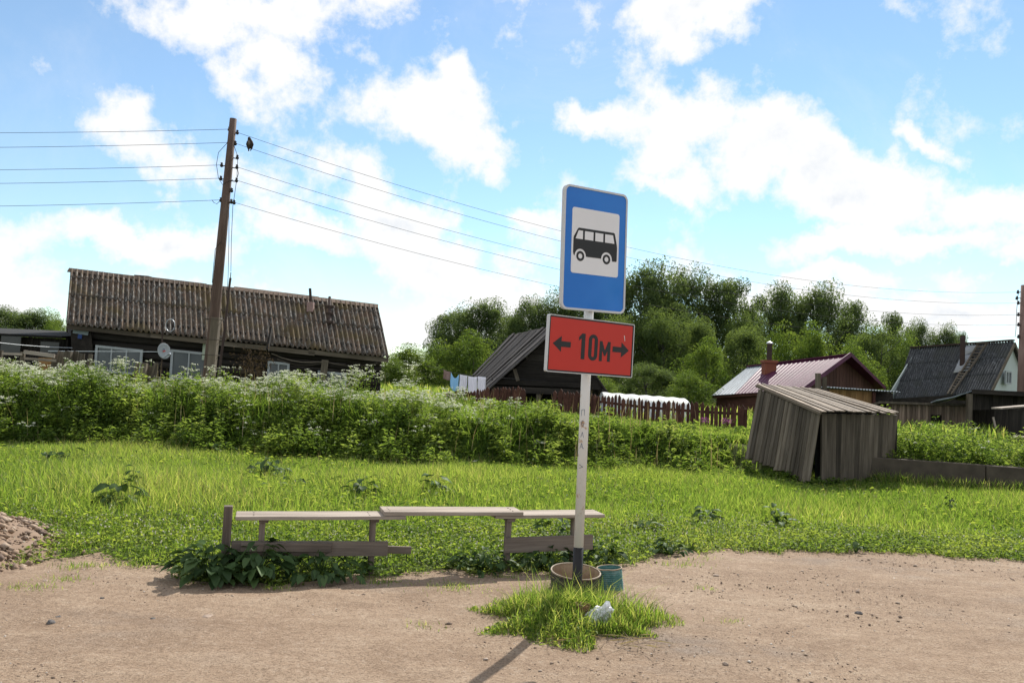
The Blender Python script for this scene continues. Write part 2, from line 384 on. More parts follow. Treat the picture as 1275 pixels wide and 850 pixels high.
def rusty(name, a, b, scale=9):
    m, k = new_mat(name); tc = k.n('ShaderNodeTexCoord'); n = k.noise(tc.outputs['Object'], scale, 7, .68).outputs[0]
    k.put(k.b.inputs['Base Color'], k.mix(k.smooth(n, .4, .62), (*a, 1), (*b, 1)))
    k.b.inputs['Roughness'].default_value = .75; bump(k, n, .4, .004); return m
M['bin_out'] = rusty('sooty_bin_metal', (.018, .016, .015), (.05, .038, .03))
M['bin_in'] = rusty('tan_bin_inside', (.26, .18, .11), (.36, .27, .18))
M['stump'] = rusty('rusty_stump', (.2, .1, .03), (.1, .06, .035), 20)
M['teal'] = rusty('teal_plastic', (.05, .16, .145), (.14, .25, .235), 16)

def ground_mat():
    m, k = new_mat('soil_under_grass'); tc = k.n('ShaderNodeTexCoord'); n = k.noise(tc.outputs['Object'], 1.6, 7, .65).outputs[0]
    k.put(k.b.inputs['Base Color'], k.ramp(n, (.3, (.03, .04, .012)), (.55, (.055, .07, .02)), (.75, (.085, .075, .04))))
    k.b.inputs['Roughness'].default_value = 1; k.b.inputs['Specular IOR Level'].default_value = .05
    bump(k, k.noise(tc.outputs['Object'], 12, 6, .7).outputs[0], .6, .05); return m
M['ground'] = ground_mat()
def dirt_mat():
    m, k = new_mat('trodden_dirt'); tc = k.n('ShaderNodeTexCoord'); o = tc.outputs['Object']
    mp = k.n('ShaderNodeMapping'); k.put(mp.inputs[0], o); mp.inputs['Scale'].default_value = (.55, 1.0, 1)
    big = k.noise(mp.outputs[0], .9, 5, .6).outputs[0]; mid = k.noise(mp.outputs[0], 5, 6, .65).outputs[0]; fine = k.noise(o, 75, 5, .75).outputs[0]; grit = k.noise(o, 24, 6, .75).outputs[0]
    grey = k.noise(mp.outputs[0], .55, 4, .62).outputs[0]
    c = k.ramp(k.m('MULTIPLY_ADD', mid, .5, k.m('MULTIPLY', big, .5)), (.34, (.25, .172, .115)), (.5, (.34, .245, .168)), (.66, (.43, .328, .235)))
    gm = k.m('MULTIPLY', k.smooth(grey, .5, .66), k.smooth(mid, .3, .6))
    c = k.mix(k.m('MULTIPLY', gm, .8), c, (.215, .178, .15, 1))
    c = k.mix(k.m('MULTIPLY', k.smooth(grit, .5, .62), .5), c, (.2, .135, .092, 1))
    c = k.mix(k.m('MULTIPLY', k.smooth(grit, .46, .34), .5), c, (.46, .37, .29, 1))
    c = k.mix(k.m('MULTIPLY', k.smooth(fine, .51, .6), .7), c, (.15, .105, .072, 1))
    c = k.mix(k.m('MULTIPLY', k.smooth(fine, .44, .33), .4), c, (.5, .41, .33, 1))
    k.put(k.b.inputs['Base Color'], c); k.b.inputs['Roughness'].default_value = .95; k.b.inputs['Specular IOR Level'].default_value = .15
    h = k.m('ADD', k.m('MULTIPLY', mid, .45), k.m('ADD', k.m('MULTIPLY', grit, .35), k.m('MULTIPLY', fine, .3))); bump(k, h, .9, .045); return m
M['dirt'] = dirt_mat()

# ------------------------------------------------------------------ terrain
def sstep(t): t = np.clip(t, 0, 1); return t * t * (3 - 2 * t)
def wall_y(x): return 14.6 - .37 * (x - 6.8)
def terrain(x, y):
    x = np.asarray(x, float); y = np.asarray(y, float)
    toe = 14.2 + .25 * np.sin(x * .7) + .15 * np.sin(x * 1.9 + 1)
    toe = toe + 1.15 * sstep((x - 3.3) / 1.0) * (1 - sstep((x - 6.1) / .4))
    hb = np.interp(x, [-16, -6, -2, 2, 5, 8, 16], [.72, .72, .66, .58, .5, .46, .46])
    wid = np.interp(x, [-1, 1.5, 5.0], [1.15, 1.15, 1.2])
    bank = hb * sstep((y - toe) / wid)
    wy = wall_y(x); walled = .46 * sstep((y - wy - .02) / .16)
    f = sstep((x - 6.3) / .5)
    z = bank * (1 - f) + walled * f
    rough = .03 * np.sin(x * 2.3 + y * 1.1) * np.sin(y * 2.9 - x * .6)
    return z + rough * sstep((y - 8) / 3) * .6 - .012 * np.clip(y - 60, 0, 300)
def tz(x, y): return float(terrain(x, y))

def build_ground():
    xs = np.concatenate([-np.geomspace(400, 17, 14), np.linspace(-16, 16, 161), np.geomspace(17, 400, 14)])
    ys = np.concatenate([-np.geomspace(200, 9, 10), np.linspace(-8, 30, 200), np.geomspace(31, 600, 26)])
    X, Y = np.meshgrid(xs, ys); Z = terrain(X, Y)
    V = np.stack([X, Y, Z], -1).reshape(-1, 3); nx, ny = len(xs), len(ys)
    i = np.arange(nx * ny).reshape(ny, nx)
    T = np.stack([i[:-1, :-1], i[:-1, 1:], i[1:, 1:], i[1:, :-1]], -1).reshape(-1, 4)
    tag(np_mesh('ground', V, T, np.zeros(len(V)), M['ground'], smooth=True), kind='structure')
build_ground()

EDGE_PX = [(-80, 700), (0, 712), (60, 698), (120, 694), (200, 712), (240, 728), (300, 734), (400, 727), (460, 720), (560, 714), (600, 716), (690, 716), (760, 712),
           (800, 700), (850, 688), (930, 688), (1040, 689), (1110, 689), (1200, 696), (1275, 700), (1380, 700)]
EP = [gr(*p) for p in EDGE_PX]
EX = np.array([-30, -12] + [p.x for p in EP] + [14, 30]); EY = np.array([7.2, 7.0] + [p.y for p in EP] + [8.6, 8.6])
def edge_y(x):
    x = np.asarray(x, float)
    return np.interp(x, EX, EY) + .05 * np.sin(x * 9.1) + .04 * np.sin(x * 17.3 + 2) + .03 * np.sin(x * 31.7)
def build_dirt():
    xs = np.concatenate([np.linspace(-30, -7, 24)[:-1], np.linspace(-7, 7, 281), np.linspace(7, 30, 24)[1:]]); ts = np.concatenate([np.linspace(0, .5, 20)[:-1], np.linspace(.5, 1, 110)])
    X, Tt = np.meshgrid(xs, ts); Y = -12 + (edge_y(X) + .12 + 12) * Tt
    Z = .012 + .012 * np.sin(X * 1.3 + Y * .7) * np.sin(Y * 1.7) + .006 * np.sin(X * 5.1 + 2 * np.sin(Y * 3)) * np.sin(Y * 6.3 + X) + .006
    Z = np.maximum(Z, .004); Z = np.where(Tt > .985, .003, Z)
    V = np.stack([X, Y, Z], -1).reshape(-1, 3); nx, ny = len(xs), len(ts); i = np.arange(nx * ny).reshape(ny, nx)
    T = np.stack([i[:-1, :-1], i[:-1, 1:], i[1:, 1:], i[1:, :-1]], -1).reshape(-1, 4)
    tag(np_mesh('dirt_lot', V, T, np.zeros(len(V)), M['dirt'], smooth=True), kind='structure')
build_dirt()

# ------------------------------------------------------------------ vegetation helpers (numpy)
RG = np.random.default_rng(11)
def blades(P, h, w, bend=.35, rg=RG, rnd=None):
    n = len(P); a = rg.uniform(0, 2 * np.pi, n); b = a + rg.normal(np.pi / 2, .5, n)
    s = np.stack([np.cos(a), np.sin(a), 0 * a], 1) * (w / 2)[:, None]
    l = np.stack([np.cos(b), np.sin(b), 0 * b], 1) * (h * bend * rg.uniform(.2, 1.6, n))[:, None]
    up = np.zeros((n, 3)); up[:, 2] = h
    V = np.stack([P - s, P + s, P + l * .33 + up * .55 - s * .8, P + l * .33 + up * .55 + s * .8, P + l + up * (1 - .15 * rg.random(n))[:, None]], 1).reshape(-1, 3)
    o = np.arange(n)[:, None, None] * 5
    T = (np.array([[0, 1, 3], [0, 3, 2], [2, 3, 4]])[None] + o).reshape(-1, 3)
    r = rg.random(n) if rnd is None else rnd
    return V, T, np.repeat(r, 5)
def leaves(Cn, D, L, W, droop=.25, rg=RG, rnd=None):
    n = len(Cn); D = D / np.linalg.norm(D, axis=1)[:, None]
    up = np.array([0, 0, 1.]) + rg.normal(0, .35, (n, 3)); s = np.cross(D, up); s /= np.linalg.norm(s, axis=1)[:, None] + 1e-6
    L = L[:, None]; W = W[:, None]; z = np.array([0, 0, 1.])
    mid = Cn + D * L * .45; fold = z * W * .25
    V = np.stack([Cn, mid + s * W / 2 + fold, Cn + D * L - z * L * droop, mid - s * W / 2 + fold], 1).reshape(-1, 3)
    o = np.arange(n)[:, None, None] * 4
    T = (np.array([[0, 1, 2], [0, 2, 3]])[None] + o).reshape(-1, 3)
    return V, T, np.repeat(rg.random(n) if rnd is None else rnd, 4)
def join(parts):
    V, T, r, mi = [], [], [], []; o = 0
    for (v, t, q, m) in parts:
        V.append(v); T.append(t + o); r.append(q); mi.append(np.full(len(t), m)); o += len(v)
    return np.concatenate(V), np.concatenate(T), np.concatenate(r), np.concatenate(mi)
def discs(Cn, r, rg=RG, tilt=.35):
    n = len(Cn); nn = np.array([0, 0, 1.]) + rg.normal(0, tilt, (n, 3)); nn /= np.linalg.norm(nn, axis=1)[:, None]
    a = np.cross(nn, rg.normal(0, 1, (n, 3))); a /= np.linalg.norm(a, axis=1)[:, None]; b = np.cross(nn, a); r = r[:, None]
    V = np.stack([Cn + a * r, Cn + b * r, Cn - a * r, Cn - b * r], 1).reshape(-1, 3)
    T = (np.array([[0, 1, 2], [0, 2, 3]])[None] + np.arange(n)[:, None, None] * 4).reshape(-1, 3)
    return V, T, np.repeat(rg.random(n), 4)
def weeds(P, h, nl=24, ls=.1, ratio=.33, umb=None, rg=RG, mats=(0, 1), spread=.16, tone=None):
    """leafy stems at P (n,3), height h (n); umb = number of white umbels per plant (n) or None"""
    n = len(P); lean = np.stack([rg.normal(0, .12, n), rg.normal(0, .12, n), np.ones(n)], 1) * h[:, None]
    tone = rg.random(n) if tone is None else tone
    out = []
    V, T, r = blades(P, h * .98, np.full(n, .012), .12, rg, tone * .5); out.append((V, T, r, mats[0]))
    pi = np.repeat(np.arange(n), nl); m = len(pi)
    f = rg.uniform(.08, 1, m) ** .8; a = rg.uniform(0, 2 * np.pi, m)
    rad = spread * (1 - .75 * f) * rg.random(m) * np.minimum(1, h[pi] / .5)
    Cn = P[pi] + lean[pi] * f[:, None] + np.stack([np.cos(a) * rad, np.sin(a) * rad, 0 * a], 1)
    D = np.stack([np.cos(a), np.sin(a), rg.uniform(-.2, .9, m)], 1)
    L = ls * rg.uniform(.6, 1.35, m) * (1.15 - .6 * f)
    V, T, r = leaves(Cn, D, L, L * ratio, .25, rg, np.clip(tone[pi] * .72 + rg.random(m) * .28, 0, 1)); out.append((V, T, r, mats[0]))
    if umb is not None and umb.sum():
        ui = np.repeat(np.arange(n), umb); u = len(ui)
        top = P[ui] + lean[ui] * rg.uniform(.86, 1.08, u)[:, None] + np.concatenate([rg.normal(0, .085, (u, 2)), np.zeros((u, 1))], 1)
        vi = np.repeat(np.arange(u), 11); q = len(vi); ur = rg.uniform(.03, .06, u)[vi]
        aa = rg.uniform(0, 2 * np.pi, q); rr = np.sqrt(rg.random(q)) * ur
        Cc = top[vi] + np.stack([np.cos(aa) * rr, np.sin(aa) * rr, -rr * .35 + rg.normal(0, .006, q)], 1)
        V, T, r = discs(Cc, rg.uniform(.009, .017, q), rg); out.append((V, T, r, mats[1]))
        # rays below the umbel
        st = top.copy(); st[:, 2] -= .12
        V, T, r = blades(st, np.full(u, .12), np.full(u, .007), .1, rg); out.append((V, T, r, mats[0]))
    return out

# ------------------------------------------------------------------ buildings
def V3(*a): return Vector(a)
def lerp(a, b, t): return a + (b - a) * t
def corr(mb, P00, P10, P11, P01, waves, amp, laps=(), sub=6, nv=10, mi=0):
    n = (P10 - P00).cross(P01 - P00).normalized()
    if n.z < 0: n = -n
    H = (P01 - P00).length; lp = [0] + list(laps) + [1]
    for a, b in zip(lp[:-1], lp[1:]):
        b2 = min(1, b + .03)
        def fn(u, v, a=a, b2=b2):
            t = a + (b2 - a) * v; p = lerp(lerp(P00, P10, u), lerp(P01, P11, u), t)
            lift = .016 * (1 - v) if a > 0 else 0
            sheet = int(u * waves / 7); jog = ((sheet * 7919 + int(a * 100) * 31) % 13 / 13 - .5) * .012
            return p + n * (amp * math.sin(2 * math.pi * u * waves) + lift + jog) + (P01 - P00).normalized() * jog * (3 if v == 0 else 0)
        mb.patch(fn, int(waves * sub), nv, lambda u, v, a=a, b2=b2: (u * waves, (a + (b2 - a) * v) * H, a * 7))

def prism_wall(mb, A, B, back, zb, inset_z=0.0):
    """closed house body: A,B = front eave ends, back = vector to the ridge, ridge heights from R"""
    pass

def loglines(mb, a, b, z0, z1, r, rnd=None):
    """a wall of stacked horizontal logs between plan points a and b"""
    n = max(1, int((z1 - z0) / (2 * r * .92)))
    for i in range(n):
        z = z0 + r + i * 2 * r * .92
        mb.tube([V3(a.x, a.y, z), V3(b.x, b.y, z)], r, 8, rnd)

def window(parent, c, u, w, h, n, bars=2, name='window', th=.06):
    """window with frame bars; c centre on the wall, u along the wall, n outward"""
    up = V3(0, 0, 1); f = MB()
    fw = .07
    for s in (-1, 1):
        f.beam(c + u * (s * w / 2) - up * h / 2 + n * .03, c + u * (s * w / 2) + up * h / 2 + n * .03, fw, th, n)
        f.beam(c - u * (w / 2 - fw / 2) + up * (s * (h / 2 - fw / 2)) + n * .03, c + u * (w / 2 - fw / 2) + up * (s * (h / 2 - fw / 2)) + n * .03, fw, th - .004, n)
    for i in range(1, bars + 1):
        q = c + u * (-w / 2 + w * i / (bars + 1))
        f.beam(q - up * (h / 2 - fw) + n * .03, q + up * (h / 2 - fw) + n * .03, .04, th - .012, n)
    fo = f.build(name, M['white_trim'], parent)
    g = MB(); g.beam(c - u * (w / 2 - fw / 2) + n * .012, c + u * (w / 2 - fw / 2) + n * .012, .012, h - fw, up)
    g.build('pane', M['pane'], fo)
    return fo

def house_left():
    E0, E1 = at(82, 402, 24.0), at(484, 444, 25.5); R0, R1 = at(88, 335, 26.2), at(470, 380, 27.6)
    K0, K1 = R0 + V3((R0 - E0).x, (R0 - E0).y, -(R0 - E0).z), R1 + V3((R1 - E1).x * .4, (R1 - E1).y, -(R1 - E1).z)
    h = empty('log_house', lerp(E0, K1, .5).xy.to_3d() + V3(0, 0, .6), 'long low dark log house with rusty corrugated roof behind the flowering bank', 'house')
    r = MB(); corr(r, E0, E1, R1, R0, 62, .05, (.5, .83)); ro = r.build('roof', M['slate'], h, smooth=True, solid=.012)
    r = MB(); corr(r, K1, K0, R0, R1, 65, .028, (.5,), 4, 4); r.build('roof', M['slate'], h, smooth=True, solid=.012)
    d = (E1 - E0).normalized(); pr = V3(d.y, -d.x, 0).normalized()     # towards the camera
    m = MB()
    for a, b, up_ in ((-.005, .235, 0), (.23, .43, .02), (.425, .60, .0), (.52, .80, .03), (.79, 1.003, .01)):
        p, q = lerp(R0, R1, a) + V3(0, 0, .035 + up_), lerp(R0, R1, b) + V3(0, 0, .03 + up_)
        m.slab([p + pr * .16 + V3(0, 0, -.13), q + pr * .16 + V3(0, 0, -.13), q, p], .025)
        m.slab([p, q, q - pr * .16 + V3(0, 0, -.13), p - pr * .16 + V3(0, 0, -.13)], .025)
    m.build('ridge_board', M['plank_brown'], ro)
    # walls of logs
    w0, w1 = E0 + d * .15 - pr * .45, E1 - d * .2 - pr * .45; b0, b1 = K0 + d * .15 + pr * .4, K1 - d * .2 + pr * .4
    m = MB()
    zt = lambda p: p.z
    N_ = 11
    for i in range(N_):
        f0, f1 = (i + .5) / N_, (i + .5) / N_
        za, zb = .25 + (E0.z + .3 - .25) * f0, .15 + (E1.z + .3 - .15) * f1
        m.tube([V3(w0.x, w0.y, za), V3(w1.x, w1.y, zb)], .115, 8)
    m.build('wall', M['dark_wood'], h, smooth=True)
    for (p, q, rr) in ((w0, b0, R0), (w1, b1, R1)):
        m = MB(); g = lerp(p, q, .5)
        pts = [V3(p.x, p.y, .2), V3(q.x, q.y, .2), V3(q.x, q.y, E0.z if rr is R0 else E1.z + .2), V3(g.x, g.y, rr.z - .1), V3(p.x, p.y, (E0.z if rr is R0 else E1.z) + .25)]
        m.poly(pts, d * (.1 if rr is R0 else -.1), 1.0); m.build('gable_wall', M['dark_wood'], h)
    m = MB(); m.poly([V3(b0.x, b0.y, .2), V3(b1.x, b1.y, .2), V3(b1.x, b1.y, K1.z + .25), V3(b0.x, b0.y, K0.z + .25)], pr * .1, 1); m.build('wall', M['dark_wood'], h)
    # eave boards
    m = MB()
    for a, b, dz in ((0.0, .25, -.10), (.24, .46, -.10), (.44, .76, -.12), (.74, 1.0, -.10)):
        m.beam(lerp(E0, E1, a) + V3(0, 0, dz) - pr * .08, lerp(E0, E1, b) + V3(0, 0, dz - .01) - pr * .08, .04, .14)
    m.build('eave_board', M['old_wood'], h)
    wp = lambda px, py, off=.12: onplane(px, py, w0 + pr * off, pr)
    pale = M['white_trim']
    for (x0, y0, x1, y1, bars) in ((122, 431, 174, 466, 2), (216, 436, 254, 474, 1), (336, 450, 357, 480, 1), (398, 462, 428, 492, 1)):
        a, b = wp(x0, y0), wp(x1, y1); c = (a + b) / 2; u = V3(d.x, d.y, d.z).normalized()
        window(h, V3(c.x, c.y, c.z), u, abs((b - a).dot(u)), abs(a.z - b.z), pr, bars)
    # door post strip, grey post
    m = MB(); a, b = wp(256, 421, .2), wp(254, 448, .2); m.beam(a, b, .12, .05, pr); m.build('door_trim', plain('greenish_trim', (.4, .44, .34), .7), h)
    m = MB(); a, b = wp(405, 448, .3), wp(402, 474, .3); m.beam(a, b, .2, .1, pr); m.build('porch_post', M['old_wood'], h)
    m = MB()
    m.poly([wp(88, 411, .22), wp(90, 465, .22), wp(118, 465, .22), wp(113, 411, .22)], -pr * .06, .8); m.build('porch_panel', M['dark_wood'], h)
    m = MB(); m.beam(wp(91, 412, .26), wp(110, 415, .26), .02, .12, (0, 0, 1)); m.build('street_plate', plain('faded_plate', (.2, .24, .25), .6), h)
    m = MB(); m.beam(wp(97, 418.5, .26), wp(102, 419, .26), .02, .13, (0, 0, 1)); m.build('number_plate', plain('blue_number_plate', (.02, .05, .18), .6), h)
    # sagging cables under the eaves
    m = MB()
    for (x0, y0, x1, y1) in ((338, 440, 402, 450), (402, 449, 470, 452), (345, 447, 400, 452)):
        p, q = wp(x0, y0, .5), wp(x1, y1, .5)
        m.tube([lerp(p, q, t) - V3(0, 0, .12 * 4 * t * (1 - t)) for t in (0, .2, .4, .6, .8, 1)], .012, 5)
    m.build('eave_cable', M['old_wood'], h)
    # short flue on the ridge, brick chimney with pipe, stepped roof vent
    rp = lambda u, v, lift: lerp(lerp(E0, E1, u), lerp(R0, R1, u), v) + V3(0, 0, lift)
    c = at(178, 345, 26.7); m = MB(); m.beam(c - V3(0, 0, .25), c + V3(0, 0, .02), .25, .3, (0, 1, 0)); m.beam(c + V3(-.22, 0, .035), c + V3(.24, 0, .02), .3, .03); m.build('chimney', M['rust_pipe'], h)
    c = at(387, 377, 26.7); m = MB(); m.beam(c - V3(0, 0, .30), c + V3(0, 0, .02), .2, .2, (0, 1, 0)); ch = m.build('chimney', M['pale_brick'], h, bevel=.008)
    m = MB(); m.tube([c, at(386, 359, 26.7)], .045, 10); m.build('flue_pipe', M['rust_pipe'], ch)
    m = MB(); c = at(411, 380, 26.85)
    m.tube([at(410.5, 404, 25.9) + V3(0, 0, .02), at(410.5, 370, 26.85)], .05, 8)
    for (px, py, Y, w) in ((411, 381, 26.5, .28), (411, 389.5, 26.25, .24), (411.5, 400, 25.95, .22)):
        q = at(px, py, Y); m.beam(q - V3(0, 0, .06), q + V3(0, 0, .02), w, .2, (0, 1, 0)); 
    m.build('roof_vent', M['rust_pipe'], h, bevel=.006)
    # ring of wire hooked on the eave + mast with dish
    t = MB(); c = at(212, 405, 23.9)
    t.tube([c + V3(.13 * math.cos(a), 0, .18 * math.sin(a)) for a in np.linspace(-.4, 5.9, 22)], .011, 6); 
    o = t.build('wire_hoop', M['galv'], None, True); tag(o, 'pale bent wire hoop hung on the house eave above the satellite dish', 'hoop')
    e = empty('satellite_dish', at(203, 460, 23.2), 'small white oval satellite dish with a faded mark before the log house wall', 'satellite dish')
    c = at(203.5, 437, 23.2); n = V3(.88, -.44, .15).normalized()
    m = MB(); m.lathe([(.001, 0), (.1, .004), (.17, .016), (.22, .034), (.225, .028), (.17, .008), (.001, -.012)], c, n, 28); m.build('dish', M['white_trim'], e, True)
    m = MB(); m.tube([at(201, 470, 23.35), at(202.5, 400, 23.35)], .022, 8); m.build('mast', M['rust_pipe'], e)
    m = MB(); m.tube([c - n * -.02 - V3(0, 0, .2), c + n * .22 - V3(0, 0, .12)], .012, 6); m.tube([c + n * .2 - V3(0, 0, .12), c + n * .28 - V3(0, 0, .1)], .028, 8); m.build('receiver_arm', M['galv'], e)
    u = n.cross(V3(0, 0, 1)).normalized(); v = u.cross(n)
    m = MB(); cc = c + n * .03
    m.poly([cc + u * a + v * b for a, b in ((-.05, -.01), (.04, -.03), (.055, .0), (.0, .015), (-.03, .02))], n * .004, 1, mi=0)
    m.poly([cc + u * a + v * b for a, b in ((-.01, .02), (.02, .03), (.015, .075), (-.012, .07))], n * .004, 1, mi=1)
    m.build('mark', [M['red_film'], M['ink']], e)
    e = MB(); e.tube([at(272, 470, 22.5), at(280, 408, 22.6), at(285.5, 357, 22.8)], [.04, .035, .03], 8)
    e.beam(at(285.5, 357, 22.8), at(287, 346, 22.8), .05, .05, (0, 1, 0)); e.tube([at(287, 346, 22.8), at(287.5, 339, 22.8)], .012, 6)
    tag(e.build('antenna_mast', M['rust_pipe'], None), 'slim dark antenna mast leaning beside the old utility pole', 'mast')
    s = MB(); s.beam(at(333, 436, 23.3), at(338, 408, 23.8), .05, .12, (0, 1, 0)); s.beam(at(300, 423, 23.6), at(338, 428, 23.7), .05, .06)
    tag(s.build('propped_board', M['dark_wood'], None), 'dark board propped against the eave above the dead brown bush', 'board')
house_left()

def shed_left():
    # dark outbuilding left of the log house
    e = empty('outbuilding', at(40, 450, 25.5).xy.to_3d() + V3(0, 0, .6), 'low black weathered outbuilding with flat tarred roof, at the left end of the log house', 'shed')
    A, B = at(-120, 408, 25.0), at(83, 417, 25.3); d = (B - A); m = MB(); n = 34
    for i in range(n):
        p, q = lerp(A, B, i / n), lerp(A, B, (i + .93) / n); t = p.z - .12
        m.hexa([V3(p.x, p.y, .3), V3(q.x, q.y, .3), V3(q.x, q.y + .04, .3), V3(p.x, p.y + .04, .3), V3(p.x, p.y, t), V3(q.x, q.y, t), V3(q.x, q.y + .04, t), V3(p.x, p.y + .04, t)])
    m.build('wall', M['dark_wood'], e)
    m = MB(); b = V3(.2, 4, 0); m.slab([A + V3(-.1, -.25, -.04), B + V3(0, -.25, -.05), B + b + V3(0, 0, .25), A + b + V3(0, 0, .25)], .07); m.build('roof', M['dark'], e)
    for x0, y0, x1, y1 in ((2, 418, 25, 440), (51, 425, 73, 440)):
        m = MB(); p, q = at(x0, y0, 24.9), at(x1, y1, 24.95); m.beam(V3(p.x, p.y, (p.z + q.z) / 2), V3(q.x, q.y, (p.z + q.z) / 2), .03, p.z - q.z); m.build('sheet_panel', plain('grey_sheet', (.09, .09, .085), .8, var=.3, scale=3), e)
    m = MB(); 
    for P, Q in ((A, A + b), (B, B + b)):
        m.poly([V3(P.x, P.y, .3), V3(Q.x, Q.y, .3), V3(Q.x, Q.y, Q.z + .1), V3(P.x, P.y, P.z - .1)], V3(.05, 0, 0), 1); m.build('side_wall', M['dark_wood'], e); m = MB()
    f = empty('stake_fence', at(60, 470, 20.5).xy.to_3d() + V3(0, 0, .6), 'broken grey stake fence with crooked boards, in front of the black outbuilding', 'fence')
    for px, top, w in ((1, 436, .1), (29, 438, .09), (86, 437, .14), (180, 452, .14)):
        m = MB(); p = at(px, top, 20.4); m.beam(V3(p.x - .05, p.y, .45), p, w, w * .8, (0, 1, 0)); m.build('post', M['old_wood'], f)
    m = MB()
    for px, top, w in ((70, 441, .16), (75, 437, .1), (79, 438, .12), (95, 437, .12), (102, 440, .15), (113, 441, .1), (187, 455, .16), (195, 452, .12), (172, 450, .1)):
        p = at(px, top, 20.55); m = MB(); m.beam(V3(p.x - .12 - random.uniform(-.05, .05), p.y, .45), p, w, .03, (0, 1, 0)); m.build('stake', M['old_wood'], f)
    m = MB(); m.beam(at(30, 438, 20.3), at(68, 443, 20.3), .05, .09); m.beam(at(3, 440, 20.35), at(28, 441, 20.35), .04, .06); m.beam(at(28, 446, 20.4), at(70, 449, 20.4), .04, .06); m.build('rail', M['bench_wood'], f)
    b = MB(); b.poly([at(48, 445, 21), at(68, 446, 21), at(70, 462, 21), at(48, 462, 21)], V3(0, .04, 0), .5); tag(b.build('boarding', M['ochre_wood'], None), 'ochre sheet of boarding behind the broken stake fence', 'board')
shed_left()

def barn():
    A, L, Rr = at(698, 406, 27.5), at(606, 487, 27.3), at(764, 499, 27.8)
    Ab, Lb = at(634, 419, 31.2), at(588, 468, 30.6); Rb = Ab + (Rr - A)
    e = empty('barn', V3(A.x - .4, 29, .4), 'black barn with a steep plank roof and open front behind the sign', 'barn')
    m = MB(); n = 17
    for i in range(n):
        a, b = i / n, (i + .9) / n; up = V3(.0, -.0, .02 + .05 * random.random() + (.04 if i % 2 else 0))
        ex = random.uniform(-.02, .05)
        T0, T1, B0, B1 = lerp(A, Ab, a), lerp(A, Ab, b), lerp(L, Lb, a), lerp(L, Lb, b)
        m.slab([T0 + up, T1 + up, B1 + (B1 - T1) * ex + up, B0 + (B0 - T0) * ex + up], .035)
    m.build('roof', M['barn_roof'], e)
    m = MB()
    for i in range(n):
        a, b = i / n, (i + .95) / n; up = V3(0, 0, .03 + .02 * random.random())
        m.slab([lerp(A, Ab, a) + up, lerp(Rr, Rb, a) + up, lerp(Rr, Rb, b) + up, lerp(A, Ab, b) + up], .035)
    m.build('roof', M['barn_roof'], e)
    m = MB(); g = .45; zt = A.z - .1; n = 10
    y0 = 27.85
    beam_z = at(650, 481, y0).z
    for i in range(n):                        # horizontal gable boards
        za, zb = lerp(L.z + .0, zt, i / n), lerp(L.z, zt, (i + .96) / n)
        if za < beam_z - .15: continue
        k = lambda z: max(0, (A.z - z) / (A.z - L.z))
        kr = lambda z: max(0, (A.z - z) / (A.z - Rr.z))
        x = lambda z: (lerp(A.x, L.x + .15, k(z)), lerp(A.x, Rr.x - .1, kr(z)))
        (l0, r0), (l1, r1) = x(za), x(zb)
        m.hexa([(l0, y0, za), (r0, y0, za), (r0, y0 + .1, za), (l0, y0 + .1, za), (l1, y0, zb), (r1, y0, zb), (r1, y0 + .1, zb), (l1, y0 + .1, zb)], flat=True)
    m.build('gable', M['dark_wood'], e)
    m = MB(); p = at(612, 480, y0); q = at(730, 485, y0)
    m.beam(V3(p.x, y0 - .02, p.z - .1), V3(q.x, y0 - .02, q.z - .1), .16, .2); m.build('lintel', M['dark_wood'], e)
    m = MB(); m.beam(V3(p.x, y0 - .06, p.z + .14), V3(q.x, y0 - .06, q.z + .14), .1, .16); m.build('lintel', M['dark_wood'], e)
    for px in (671, 690, 612, 752):
        m = MB(); p = at(px, 484, y0); m.beam(V3(p.x, y0, .2), V3(p.x, y0, p.z), .16, .14, (0, 1, 0)); m.build('post', M['old_wood'] if px == 671 else M['dark_wood'], e)
    m = MB(); bw = 31.0
    m.poly([(Lb.x + .2, bw, .2), (Rb.x - .2, bw, .2), (Rb.x - .2, bw, 1.3), (Ab.x, bw, Ab.z - .1), (Lb.x + .2, bw, 1.3)], V3(0, .1, 0), .3); m.build('back_wall', M['dark_wood'], e)
    m = MB()
    for P, Q in ((L, Lb), (Rr, Rb)):
        s = .25 if P is L else -.25; m = MB()
        m.poly([(P.x + s, y0, .2), (Q.x + s, bw, .2), (Q.x + s, bw, Q.z), (P.x + s, y0, P.z)], V3(.06, 0, 0), .4); m.build('side_wall', M['dark_wood'], e)
    b = MB(); b.beam(at(645, 474, 27.6), at(640.5, 459, 27.6), .12, .06, (0, 1, 0)); b.build('gable_slat', M['old_wood'], e)
barn()

